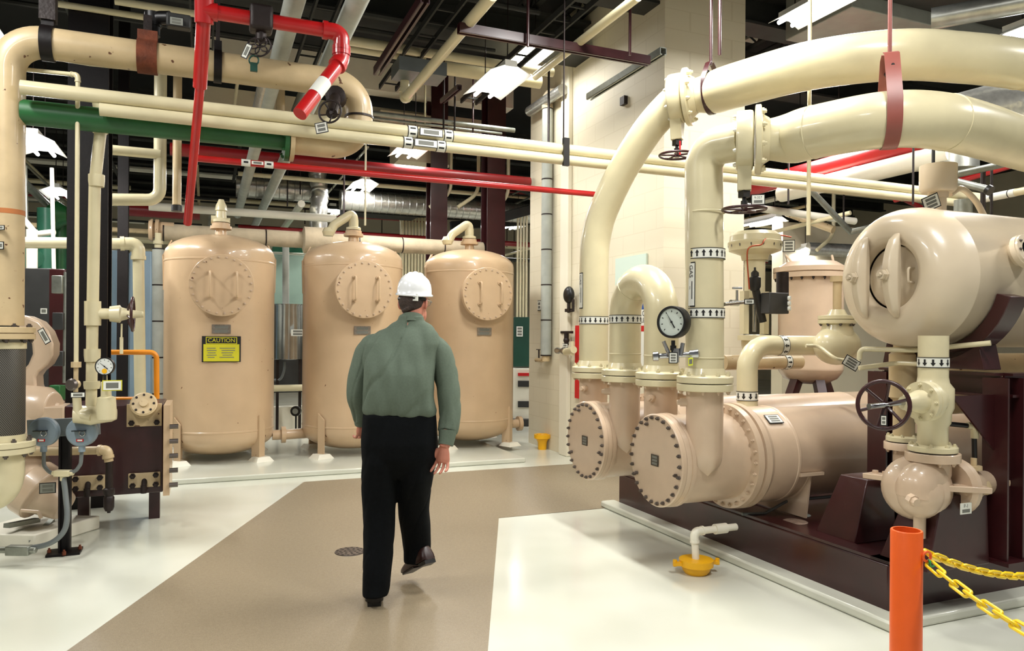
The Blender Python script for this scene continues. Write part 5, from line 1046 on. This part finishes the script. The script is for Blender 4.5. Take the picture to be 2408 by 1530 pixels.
for k,(px,py0,py1,Y,r,m,lab) in enumerate(((2195,345,500,5.6,.012,'black_metal','black strap slanting behind the big vessel'),(2312,395,520,5.6,.018,'dark_iron','dark rod behind the nozzle of the big vessel'),(2332,395,515,5.8,.01,'dark_iron','thin dark rod right of its thicker neighbour'),(2265,470,505,5.4,.06,'galvanised','squat grey cylinder behind the vessel nozzle'),(2250,345,400,7.5,.2,'duct_metal','wide silver duct stub under the lower curved pipe'),(2148,340,480,7,.01,'dark_iron','thin dark rod left of the vessel nozzle'),(1855,300,480,9,.012,'dark_iron','thin dark rod left of the long cream rod'),(1985,345,520,9,.012,'dark_iron','thin dark rod right of the long cream rod'))):
    a=P(px,py0,Y); mb=MB(); mb.cyl(a,V((a.x,a.y,P(px,py1,Y).z)),r,seg=14); solo('rod' if r<.03 else 'duct_stub',mb,m,lab,'rod' if r<.03 else 'duct')
a=P(2300,470,6.2); mb=MB(); b=P(2420,446,5.8); mb.cyl(a,b,.03); o=solo('pipe',mb,'cream_paint','cream labelled pipe rising to the right edge above the big vessel','pipe')
mb=MB(); mb.cyl(a.lerp(b,.15),a.lerp(b,.75),.032,seg=16); mb.use(1).cyl(a.lerp(b,.28),a.lerp(b,.3),.0325,seg=16); mb.cyl(a.lerp(b,.62),a.lerp(b,.64),.0325,seg=16); mb.build('pipe_label',['label_white','ink'],o)
p=P(2330,250,7.5); mb=MB(); mb.lathe(P(2380,250,6.2),V((1,-.2,.1)),[(-.5,.16),(-.2,.2),(.6,.2)],20); solo('air_duct',mb,'foil','dull foil-wrapped duct between the two curved pipes at the right edge','duct')
# beige ceiling slab & wall masses at right
mb=MB(); mb.box(UV(13.2,12.2,3.35),(7.5,.3,.5)); solo('bulkhead',mb,'header_paint','long beige bulkhead across the right rear bay','bulkhead')
mb=MB(); mb.box(UV(10.0,9.6,1.7),(2.6,.25,3.4)); struct('wall_partition',mb,'header_paint')
for k,(px,py,w) in enumerate(((1585,690,.35),(1605,640,.3))): 
    mb=MB(); p=P(px,py,13.5); mb.box(p,(w,.05,.06)); solo('wall_bracket',mb,'dark_iron',['lower dark bracket on the beige wall between the risers','upper dark bracket on the beige wall between the risers'][k],'bracket')
# ---- things seen in the gap between tank 1 and tank 2
c=P(679,845,11.2); t=thing('steel_drum_vessel','shiny steel cylinder seen between the left and middle tanks','vessel',c); mb=MB(); zz=P(679,717,11.2).z; mb.lathe(V((c.x,c.y,0)),Z,[(c.z,.0),(c.z,.2),(c.z+.01,.22),(zz-.02,.22),(zz,.235),(zz+.01,.235),(zz+.01,0)],32); mb.build('shell','chrome',t)
placard(t,P(700,782,10.9),X,Z,.2,.1,('bar','bar'),border=False)
for k in (-1,1): mb=MB(); mb.bar(V((c.x+.17*k,c.y,0)),V((c.x+.17*k,c.y,c.z)),.04,.04,U); mb.build('leg','dark_iron',t)
mb=MB(); mb.cyl(V((c.x-.05,c.y,zz)),P(672,575,11.2),.05); solo('pipe',mb,'grey_lagging','grey upright pipe feeding the shiny steel cylinder','pipe')
p=P(600,905,13.4); mb=MB(); mb.box(P(690,660,13.4)-Z*.3,(1.4,.3,1.5)); solo('green_housing',mb,'pale_green_panel','pale green housing behind the shiny steel cylinder','machine',bev=.02)
p=P(690,880,11.9); mb=MB(); mb.box(p,(.7,.4,.55)); solo('machine_base',mb,'dark_grey_panel','dark machine under the shiny steel cylinder','machine',bev=.01)
mb=MB(); mb.tube(spline([P(645,893,11.2),P(660,890,11.2),P(668,870,11.2),P(669,850,11.2)],4),.02,8); solo('hose',mb,'conduit_grey','grey hose curling beneath the shiny steel cylinder','hose')
ru('cream pipe low between the left and middle tanks, under the steel cylinder',620,913,10.9,740,.05)
c=P(696,966,10.2); t=thing('black_gauge','small black instrument on a stalk between the left and middle tanks','instrument',c-Z*.1); mb=MB(); mb.lathe(c,V((0,-1,0)),[(-.03,0),(-.03,.07),(.03,.07),(.035,0)],20); mb.cyl(c,c-Z*.25,.012); mb.build('case','black_metal',t); mb=MB(); mb.lathe(c-Yd*.036,-Yd,[(0,0),(0,.04),(.002,.04),(.002,0)],14); mb.build('face','label_grey',t)
for k,(px0,px1,py0,py1,Y,m,lab) in enumerate(((256,274,588,900,11,'pale_blue_panel','pale blue cabinet strip between the two dark columns'),(303,352,590,1010,10.8,'pale_blue_panel','pale blue cabinet behind the cream down pipe'),(640,712,560,612,14.5,'sea_green_paint','green pipework block high between the left and middle tanks'),(1207,1250,745,862,12.6,'deep_green_panel','dark green machine in the slot left of the pier'),(1205,1250,866,985,12.4,'white_paint','cream cabinet below the dark green machine'),(1190,1250,985,1012,12.3,'dark_grey_panel','dark base under the cream cabinet left of the pier'))):
    p=P(px0,py1,Y); q=P(px1,py1,Y); z1=P(px0,py0,Y).z; base=max(0,p.z) if k in (2,3,4) else 0
    mb=MB(); mb.box(V(((p.x+q.x)/2,Y+.25,(base+z1)/2)),((q.x-p.x),.5,z1-base),(X,Yd,Z)); o=solo('cabinet',mb,m,lab,'cabinet',bev=.01)
    if k==3: placard(o,P(1222,779,Y-.02),X,Z,.11,.18,('bar','bar','bar'),border=False,name='notice')
    if k==4:
        for py,h_,mm in ((880,.05,'sign_red'),(902,.1,'dark_grey_panel'),(950,.1,'dark_grey_panel')): mb=MB(); mb.box(P(1232,py,Y-.02),(.2,.03,h_),(X,Yd,Z)); mb.build('vent',mm,o)
for k in range(5): ru('pale pipe or rail stacked between the left and middle tanks, far back',640,575+20*k,14.0-.1*k,720,.03,('sea_green_paint','white_paint','dark_iron','galvanised','beam_grey')[k],group='stacked rails far behind the tank gap')
# ---- fittings on the pier
def PF(px,py,off=.0):
    q=to_px(ca-U*off,-W,px); return V((q.x,q.y,P(px,py,q.y).z))
a=PF(1284,255,.09); b=PF(1282,835,.09); a=V((b.x,b.y,a.z)); lr=lagged('lagged_riser','lagged pipe running down the face of the cream pier',b,a,.07,.42,'grey_lagging')
mb=MB(); mb.tube(spline([a,a+Z*.12,a+Z*.16-W*.1+U*0,a+Z*.1-W*.3],5),.075,16); mb.build('elbow','lagging',lr)
mb=MB(); mb.tube([PF(1240,262,.12),PF(1318,210,.12)],.07,16); mb.build('branch','foil',lr)
mb=MB(); mb.cyl(b,b-Z*.08,.05); mb.tube([b-Z*.05,b-Z*.07+W*.16,b-Z*.07+W*.3],.03,10); mb.build('outlet_valve','aged_cream_paint',lr); mb=MB(); q=b-Z*.07+W*.22; mb.cyl(q,q+Z*.14,.01); mb.bar(q+Z*.14-W*.07,q+Z*.14+W*.07,.02,.01); mb.build('lever','dark_iron',lr)
c=PF(1335,693,.1); t=thing('black_bell','round black fitting mounted on the face of the pier','fitting',c-Z*.1); mb=MB(); mb.sph(c,.105,24,(.55,1,1),(U,W,Z)); mb.build('dome','black_metal',t); mb=MB(); mb.cyl(c-Z*.08,c-Z*.22,.02); mb.tube([c-Z*.2,c-Z*.2-W*.12,c-Z*.06-W*.12],.018,8); mb.box(c-Z*.19,(.05,.12,.04)); mb.build('bracket','dark_iron',t)
for k,(px,py,w_,h_,lab) in enumerate(((1267,718,.1,.12,'small white label on the pier left of its lagged pipe'),(1319,722,.08,.1,'small grey label on the pier under the round black fitting'))):
    c=PF(px,py,.012); o=tag(MB().box(c,(.01,w_+.02,h_+.02)).build('wall_label','conduit_grey'),lab,'label'); placard(o,c-U*.008,-W,Z,w_,h_,('bar','bar'),border=False,name='print')
c=PF(1330,781,.06); t=thing('wall_valve','brown wall valve with a bar handle under the round black fitting','valve',c-Z*.1); mb=MB(); mb.bar(c-W*.16,c+W*.14,.03,.03); mb.cyl(c,c-Z*.16,.03); mb.sph(c-Z*.1,.04,12); mb.build('body','dark_iron',t)
c=PF(1330,825,.12); t=thing('hose_valve','cream hose valve with a chrome coupling sticking out of the pier','valve',c-Z*.05); mb=MB(); mb.tube([c-W*.2+Z*.02,c+W*.02-Z*.01],.045,12); mb.cyl(c-W*.16-Z*.05,c-W*.16+Z*.12,.025); mb.build('body','cream_paint',t); mb=MB(); mb.lathe(c+W*.02,W,[(0,.035),(.05,.045),(.1,.03),(.18,.03),(.2,.04),(.24,.04)],12); mb.build('coupling','chrome',t); placard(t,PF(1327,812,.2),-W,Z,.13,.04,('bar',))
a=PF(1352,765,.02); b=PF(1363,765,.02); z0=PF(1352,935,.02).z; mb=MB(); mb.box((a+b)/2+Z*((z0-a.z)/2),(.02,(b-a).length,a.z-z0)); solo('red_strip',mb,'sign_red','tall red strip on the pier just left of the farther riser','strip')
# evacuation board and safety sign
c=PF(1480,700,.015); w_=1.0; h_=.85; c=V((c.x,c.y,PF(1480,680,.015).z)); t=thing('notice_board','pale mint notice board half hidden behind the cream U-bend','sign',c-Z*.4)
mb=MB(); mb.box(c-Z*.02,(.02,.62,.75)); mb.build('board','sign_mint',t); mb=MB(); q=PF(1457,667,.03); mb.text('Evac',PF(1474,667,.03),-W,Z,.17); mb.text('Exit',PF(1474,692,.03),-W,Z,.17); mb.build('lettering','ink',t)
c=PF(1517,775,.02); t=thing('safety_sign','narrow white, blue and red safety sign glimpsed between the U-bend legs','sign',c-Z*.3); zt=PF(1517,705,.02).z; zb=PF(1517,880,.02).z
mb=MB(); mb.box(V((c.x,c.y,(zt+zb)/2)),(.02,.3,zt-zb)); mb.use(1).box(V((c.x,c.y,PF(1517,717,.02).z))-U*.006,(.012,.3,.085)); mb.use(2).box(V((c.x,c.y,PF(1517,772,.02).z))-U*.006,(.012,.3,.06)); mb.use(3); mb.text('CO',V((c.x,c.y,PF(1517,737,.02).z))-U*.012,-W,Z,.08); mb.text('LEAK',V((c.x,c.y,PF(1517,753,.02).z))-U*.012,-W,Z,.07); mb.use(0).text('C',PF(1517,717,.033),-W,Z,.1)
mb.build('plate',['label_white','sign_blue','sign_red','ink'],t)
c=PF(1461,237,.02); mb=MB(); mb.box(c,(.05,.09,.09)); solo('wall_box',mb,'dark_iron','small dark box high on the pier left of the farther butterfly valve','box')
# ================= bollard, chain, floor grate =================
g=V(P(2132,1245,2.56)); base=V((g.x,g.y,0)); t=thing('bollard','bright orange steel bollard with an open top at the lower right','bollard',base)
mb=MB(); mb.lathe(base,Z,[(0,.051),(g.z-.003,.051),(g.z,.049),(g.z,.043),(.3,.043)],40,False); mb.build('post','orange_paint',t)
mb=MB(); mb.lathe(base+Z*(g.z-.06),Z,[(0,0),(0,.043)],32,False); mb.build('inside','dark_grey_panel',t)
e=P(2180,1308,2.52); mb=MB(); mb.cyl(P(2160,1307,2.54),P(2168,1307,2.53),.007); mb.torus(e,V((.3,-1,0)),.016,.0045,20,8); mb.build('eye_ring','orange_paint',t)
mb=MB(); q=P(2186,1322,2.51); mb.torus(q,V((1,-.3,.2)),.009,.003,14,6); mb.torus(q+X*.008-Z*.004,V((.2,-1,.4)),.009,.003,14,6); solo('wire_tie',mb,'green_tape','twist of green wire tying the yellow chain to the bollard','tie')
def chain(p,q,n,sag,label,ln=.06,r=.0052):
    """n interlocked oval links hanging between p and q"""
    t=thing('plastic_chain',label,'chain',p); pts=[]
    N=200
    path=[p.lerp(q,i/N)-Z*(sag*4*(i/N)*(1-i/N)) for i in range(N+1)]
    for k in range(n):
        f=(k+.5)/n; i=int(f*N); c=path[i]; d=(path[min(i+2,N)]-path[max(i-2,0)]).normalized()
        s=d.cross(Z).normalized(); u2=s.cross(d); 
        if k%2: s=(s*.75+u2*.66).normalized()
        else: s=(s*.75-u2*.66).normalized()
        L=(q-p).length/n*.5+r*2.2; wd=.0125; lp=[]
        for j in range(20):
            a=2*PI*j/20; ca_=math.cos(a); sa=math.sin(a); lp.append(c+d*((L-wd)*(1 if ca_>0 else -1)+wd*ca_)+s*(wd*sa))
        mb=MB(); mb.tube(lp,r,8,closed=True); mb.build('link','yellow_plastic',t)
    return t
ce=P(2186,1325,2.51)
chain(ce,P(2430,1492,1.95),7,.012,'near yellow plastic chain slanting down from the bollard to the right')
chain(P(2182,1300,2.56),P(2450,1352,3.1),18,.03,'far yellow plastic chain running from the bollard to the right edge',r=.006)
gc=G(823,1298); t=thing('floor_grate','round dark slotted drain grate set in the walkway','grate',gc)
mb=MB(); R=.105; mb.lathe(gc,Z,[(.001,0),(.001,R),(.009,R*.97),(.009,0)],36,False); mb.build('plate','steel_bolt',t)
for k,(n,r) in enumerate(((1,0),(6,.035),(10,.065),(14,.09))):
    for i in range(n):
        a=2*PI*i/n+k; p=gc+X*(r*math.cos(a))+Yd*(r*math.sin(a)); mb=MB(); mb.lathe(p+Z*.0085,Z,[(0,0),(0,.009),(.0015,.009),(.0015,0)],8,False); mb.build('slot','black_metal',t)
# ================= the walking man =================
def metal_remesh(mb,name,m,parent,vox,smooth_it=6,disp=None,first=False):
    me=bpy.data.meshes.new('tmp'); me.from_pydata([tuple(v) for v in mb.v],[],mb.f)
    import bmesh
    bm=bmesh.new(); bm.from_mesh(me); bmesh.ops.recalc_face_normals(bm,faces=bm.faces); bm.to_mesh(me); bm.free()
    o=bpy.data.objects.new('tmp',me); COL.objects.link(o)
    r=o.modifiers.new('r','REMESH'); r.mode='VOXEL'; r.voxel_size=vox
    s=o.modifiers.new('s','CORRECTIVE_SMOOTH' if 0 else 'SMOOTH'); s.factor=.5; s.iterations=smooth_it
    dg=bpy.context.evaluated_depsgraph_get(); dg.update(); ev=o.evaluated_get(dg); m2=bpy.data.meshes.new_from_object(ev)
    bpy.data.objects.remove(o)
    if disp:
        ns=[v.normal.copy() for v in m2.vertices]
        for v,n in zip(m2.vertices,ns): v.co=v.co+n*disp(v.co)
    r2=MB(); r2.v=[v.co.copy() for v in m2.vertices]; r2.f=[tuple(p.vertices) for p in m2.polygons]; r2.m=[0]*len(r2.f)
    bpy.data.meshes.remove(m2); return r2.build(name,m,parent,smooth=80)
def limb(mb,pts,radii,seg=18,sx=1,a0=None): mb.tube(spline(pts,6),interp(radii,6),seg,sx=sx,a0=a0)
def interp(r,n):
    o=[]
    for i in range(len(r)-1):
        for k in range(n): o.append(r[i]+(r[i+1]-r[i])*k/n)
    return o+[r[-1]]
def loft(mb,secs,seg=32,n=5):
    """secs: list of (px,py,Y,half width px,depth m,power) body cross sections, lying flat"""
    cs=spline([P(s[0],s[1],s[2]) for s in secs],n); ws=interp([s[3]*s[2]/F for s in secs],n); ds=interp([s[4] for s in secs],n); rs=[]
    for c,w_,d_ in zip(cs,ws,ds):
        r=[]
        for j in range(seg):
            a=2*PI*j/seg; ca_=math.cos(a); sa=math.sin(a); pw=.82
            r.append(c+X*(w_*math.copysign(abs(ca_)**pw,ca_))+Yd*(d_*math.copysign(abs(sa)**pw,sa)))
        rs.append(r)
    mb.rings(rs)
YB=4.2
# body (skin) -------------------------------------------------
mb=MB()
hd=P(973,707,4.33); fwd=V((.32,.94,-.1)).normalized(); rt_=fwd.cross(Z).normalized(); up_=rt_.cross(fwd)
mb.sph(hd+Z*.0,.1,24,(.78,1.0,1.12),(rt_,fwd,up_)); mb.sph(hd-Z*.075+fwd*.035,.07,18,(.85,1.05,.95),(rt_,fwd,up_))
limb(mb,[P(972,728,4.31),P(970,750,4.3),P(968,785,4.27)],[.062,.063,.075])
mb.sph(hd+fwd*.112-up_*.02,.018,10,(.7,1,1.3),(rt_,fwd,up_)) # nose
mb.sph(hd+fwd*.098-up_*.065,.02,10,(1.3,.6,.45),(rt_,fwd,up_)) # mouth
for s in (-1,1): mb.sph(hd+rt_*(s*.034)+fwd*.088+up_*.012,.016,10,(1,.6,.7),(rt_,fwd,up_))
for s in (-1,1): mb.sph(hd+rt_*(s*.082)-fwd*.005-up_*.02,.032,14,(.3,.62,1.05),(rt_,(fwd-rt_*s*.5).normalized(),up_))
# trunk and limbs under the clothes
secs=[(938,1050,4.2,62,.08),(938,1020,4.2,74,.1),(940,930,4.22,72,.1),(945,860,4.25,74,.1),(952,810,4.27,78,.09),(960,775,4.28,58,.07),(968,750,4.29,22,.05)]
loft(mb,secs)
LA=[P(878,830,4.27),P(846,900,4.25),P(850,985,4.3),P(856,1010,4.33)]; RA=[P(1024,835,4.27),P(1056,920,4.25),P(1050,1025,4.16),P(1044,1052,4.14)]
limb(mb,LA,[.05,.042,.034,.028]); limb(mb,RA,[.05,.042,.034,.028])
def hand(mb,w,ddir,side,spread,curl=.5,sc=1.0):
    """w wrist; ddir pointing direction; side = direction from little finger to thumb"""
    d=ddir.normalized(); s=(side-d*side.dot(d)).normalized(); n=s.cross(d)
    mb.tube([w,w+d*.035,w+d*.07,w+d*.092],[.026,.038,.045,.042],14,sx=.5,a0=n)
    for i,(o_,L_) in enumerate(((.033,.08),(.011,.088),(-.012,.082),(-.035,.066))):
        b=w+d*.085+s*o_; k=curl*(1+.2*i); f1=(d*math.cos(k*.5)+n*math.sin(k*.5)+s*(o_*spread*1.6)); f2=(d*math.cos(k*1.2)+n*math.sin(k*1.2)+s*(o_*spread)); f3=(d*math.cos(k*1.8)+n*math.sin(k*1.8))
        p1=b+f1.normalized()*L_*.45; p2=p1+f2.normalized()*L_*.32; p3=p2+f3.normalized()*L_*.24
        mb.tube([b-d*.02,b,p1,p2,p3],[.0098,.0098,.0092,.0086,.0066],10)
    t0=w+d*.03+s*.03; mb.tube([w+d*.02+s*.015,t0+s*.008+n*.006,t0+d*.035+s*.022+n*.014,t0+d*.06+s*.024+n*.024],[.013,.013,.0105,.0075],10)
hand(mb,P(1045,1048,4.14),V((-.12,.05,-1)),V((-.85,.45,0)),6,.45)
hand(mb,P(852,985,4.28),V((.02,.3,-.9)),V((.7,.6,0)),3,.7)
LL=[P(893,1065,4.2),P(893,1210,4.18),P(888,1390,4.13)]; RL=[P(980,1065,4.22),P(978,1190,4.38),P(988,1300,4.45)]
limb(mb,LL,[.09,.06,.04]); limb(mb,RL,[.09,.06,.04])
man=metal_remesh(mb,'person','skin',None,.004,2)
tag(man,'man in a grey-green shirt, black trousers and white hard hat, walking away','person')
# hair
mb=MB(); hp_=hd-fwd*.028-up_*.0; mb.sph(hp_,.1,22,(.76,.84,.9),(rt_,fwd,up_)); mb.tube([P(962,722,4.27),P(966,730,4.27)],[.05,.045],12)
metal_remesh(mb,'hair','hair',man,.006,4)
# shirt
def wr(a,b,c,sc,zd=0):
    def f(co):
        lean=(co.x-P(940,900,4.2).x)*.0
        n=noise.noise(V((co.x*sc*1.9+co.z*zd,co.y*sc*.8,co.z*sc*.32))); m2=noise.noise(V((co.x*sc*3+7,co.y*sc*1.5,co.z*sc*.9+3)))
        r=noise.noise(V((co.x*sc*1.3-co.z*3.2+3,co.y*sc*.6,co.z*1.2+co.x*2))); 
        return a*n+b*m2-c*max(0,1-abs(r)*7)
    return f
mb=MB()
secs=[(940,976,4.2,85,.13),(939,962,4.2,89,.14),(937,930,4.2,85,.145),(938,880,4.21,83,.145),(941,840,4.24,87,.135),(948,808,4.26,90,.12),(954,786,4.27,78,.1),(961,768,4.28,55,.08),(966,754,4.28,32,.068),(968,740,4.28,27,.064)]
loft(mb,secs,40)
sh=metal_remesh(mb,'shirt','shirt_cloth',man,.0075,5,wr(.012,.008,.009,7,1.5)); mb=MB()
mb.tube(spline([P(896,806,4.27),P(870,824,4.27),P(850,870,4.25),P(841,925,4.24),P(848,965,4.27),P(851,990,4.29)],6),interp([.07,.078,.07,.064,.056,.048],6),20)
metal_remesh(mb,'sleeve','shirt_cloth',sh,.0075,4,wr(.006,.004,.005,9,4)); mb=MB()
mb.tube(spline([P(1005,808,4.27),P(1033,830,4.27),P(1050,890,4.25),P(1057,950,4.22),P(1056,995,4.19),P(1052,1016,4.17)],6),interp([.07,.076,.072,.066,.06,.054],6),20)
metal_remesh(mb,'sleeve','shirt_cloth',sh,.0075,4,wr(.006,.004,.005,9,4))
mb=MB(); mb.tube([P(1053,1012,4.17),P(1051,1030,4.16),P(1048,1046,4.15)],[.052,.046,.043],20); mb.build('cuff','shirt_cloth',sh)
mb=MB(); mb.tube([P(851,986,4.29),P(852,996,4.3)],[.046,.044],20); mb.build('cuff','shirt_cloth',sh)
c=P(969,749,4.285); mb=MB(); rs=[]
for h,r1 in ((-.025,.07),(.014,.058),(.017,.061),(-.03,.077)): rs.append([c+Z*h+X*(r1*math.cos(2*PI*j/28))+Yd*(r1*.92*math.sin(2*PI*j/28)) -Z*(.02*math.sin(2*PI*j/28)) for j in range(28)])
mb.rings(rs,cap=False); mb.build('collar','shirt_cloth',sh)
# trousers
mb=MB()
secs=[(939,970,4.2,86,.13),(939,995,4.2,88,.14),(940,1040,4.2,90,.15),(941,1075,4.2,89,.135),(941,1100,4.21,84,.11),(941,1122,4.21,60,.07)]
loft(mb,secs,36)
def leg(mb,rows):
    cs=spline([P(r[0],r[1],r[2]) for r in rows],6); ws=interp([r[3]*r[2]/F for r in rows],6); ds=interp([r[4] for r in rows],6)
    mb.rings([[c+X*(w_*math.cos(2*PI*j/24))+Yd*(d_*math.sin(2*PI*j/24)) for j in range(24)] for c,w_,d_ in zip(cs,ws,ds)])
leg(mb,[(900,1040,4.2,44,.13),(898,1085,4.2,45,.135),(893,1130,4.2,43,.115),(892,1200,4.2,38,.1),(891,1260,4.18,37,.095),(887,1330,4.14,34,.095),(885,1375,4.12,32,.095),(884,1398,4.1,30,.09)])
leg(mb,[(980,1040,4.2,44,.13),(981,1085,4.22,45,.135),(978,1130,4.24,42,.12),(973,1195,4.32,37,.105),(977,1240,4.38,36,.1),(981,1280,4.42,34,.09),(982,1322,4.42,32,.085)])
tr=metal_remesh(mb,'trousers','trouser_cloth',man,.0085,5,wr(.007,.003,.003,7))
# shoes
def shoe(heel,toe,m,r=.042,k=1.3):
    mb=MB(); d=(toe-heel); L_=d.length; d.normalize(); s=d.cross(Z).normalized(); u2=s.cross(d); rs=[]
    for f,w_,h in ((0,.028,.05),(.06,.038,.07),(.3,.04,.075),(.5,.04,.05),(.75,.046,.04),(.92,.038,.03),(1,.018,.018)):
        c=heel+d*(L_*f); w_*=k; h*=k; rs.append([c+s*(w_*math.cos(a))+u2*(max(0,math.sin(a))*h+min(0,math.sin(a))*.006) for a in [2*PI*j/20 for j in range(20)]])
    mb.rings(rs); o=mb.build('shoe',m,man,smooth=60)
    mb=MB(); mb.poly([heel-u2*.006+s*.036,heel+d*.07-u2*.006+s*.042,heel+d*.07-u2*.006-s*.042,heel-u2*.006-s*.036],-u2*.022); mb.poly([heel+d*L_*.45-u2*.004+s*.04,heel+d*L_*.95-u2*.004+s*.036,heel+d*L_*.95-u2*.004-s*.036,heel+d*L_*.45-u2*.004-s*.04],-u2*.01); mb.build('sole','black_metal',o)
    mb=MB(); mb.cyl(heel+d*.05+u2*.03,heel+d*.05+u2*.11,.04); mb.build('sock','black_metal',o)
hl=G(880,1427); shoe(V((hl.x,hl.y,.03)),V((hl.x-.05,hl.y+.28,.02)),'shoe_leather')
shoe(P(1010,1312,4.32),P(955,1345,4.52),'shoe_brown')
# hard hat
hc=P(974,696,4.33); mb=MB(); t1_=V((0,0,1)); prof=[(-.005,.118),(.0,.13),(.003,.118),(.04,.116),(.08,.1),(.11,.075),(.128,.04),(.133,0)]
ax_=(up_+fwd*.05).normalized(); N=40; rs=[]
tilt=(Z*.99+fwd*-.06-rt_*-.08).normalized(); fx=(fwd-tilt*fwd.dot(tilt)).normalized(); sx2=fx.cross(tilt)
for h,r in ((-.004,.088),(-.008,.098),(-.01,.106),(-.004,.108),(.004,.1),(.03,.099),(.06,.093),(.088,.078),(.108,.056),(.12,.03),(.125,.006)):
    rr=[]
    for j in range(N):
        a=2*PI*j/N; bump=.004*max(0,math.cos(3*a))**4*(1 if .05<h<.12 else 0)
        br=.04*max(0,math.cos(a))**2 if r>.104 else 0
        rr.append(hc+fx*((r*1.12+br)*math.cos(a))+sx2*(r*.98*math.sin(a))+tilt*(h+.012+bump))
    rs.append(rr)
mb.rings(rs); ht=mb.build('hard_hat','plastic_white',man,smooth=50)
mb=MB(); 
for s in (-.03,0,.03): mb.tube([hc+fx*(.088*math.cos(a))*1.05+sx2*s+tilt*(.012+.129*math.sin(a)*(1-abs(s)*1.5)-.002) for a in [PI*.18+PI*.64*i/14 for i in range(15)]],.007,8)
mb.build('crest','plastic_white',ht)
mb=MB(); c=hd-fwd*.088-up_*-.012; mb.tube([hd+rt_*.082-fwd*.02+up_*.005,hd+rt_*.05-fwd*.088-up_*.0,hd-rt_*.05-fwd*.088-up_*.0,hd-rt_*.082-fwd*.02+up_*.005],.011,8); mb.build('suspension_strap','black_metal',ht)
mb=MB(); mb.box(hd+rt_*.05-fwd*.09-up_*-.006,(.04,.012,.04),(rt_,fwd,up_)); mb.build('buckle','label_white',ht)
mb=MB()
for s in (1,): mb.tube([hd+rt_*.088-fwd*.02+up_*.0,hd+rt_*.085+fwd*.06+up_*.005,hd+rt_*.07+fwd*.1+up_*.005],.0025,6)
for s in (-1,1): mb.torus(hd+rt_*(s*.034)+fwd*.112+up_*.005,fwd,.022,.002,16,6)
mb.tube([hd-rt_*.088-fwd*.02+up_*.0,hd-rt_*.085+fwd*.06+up_*.005,hd-rt_*.056+fwd*.112+up_*.005],.0025,6); mb.tube([hd+rt_*.07+fwd*.1+up_*.005,hd+rt_*.056+fwd*.112+up_*.005],.0025,6)
mb.build('glasses','chrome',man)
# ================= camera, world, view =================
cam=bpy.data.cameras.new('camera'); co=bpy.data.objects.new('camera',cam); COL.objects.link(co)
cam.sensor_width=36; cam.lens=F/2408*36; cam.shift_y=(HZ-765)/2408; cam.clip_start=.05; cam.clip_end=200
B3=V((0,-1,0)); co.matrix_world=Matrix(((RT.x,UPV.x,B3.x,CAM.x),(RT.y,UPV.y,B3.y,CAM.y),(RT.z,UPV.z,B3.z,CAM.z),(0,0,0,1)))
S.camera=co
w=bpy.data.worlds.new('world'); S.world=w; w.use_nodes=True; bg=w.node_tree.nodes['Background']; bg.inputs[0].default_value=(1,.985,.96,1); bg.inputs[1].default_value=.3
S.view_settings.view_transform='Standard'; S.view_settings.look='None'; S.view_settings.gamma=1; S.view_settings.exposure=-0.16; S.view_settings.use_curve_mapping=False
S.cycles.max_bounces=6; S.cycles.diffuse_bounces=3; S.cycles.glossy_bounces=2; S.cycles.transmission_bounces=1; S.cycles.adaptive_threshold=.02
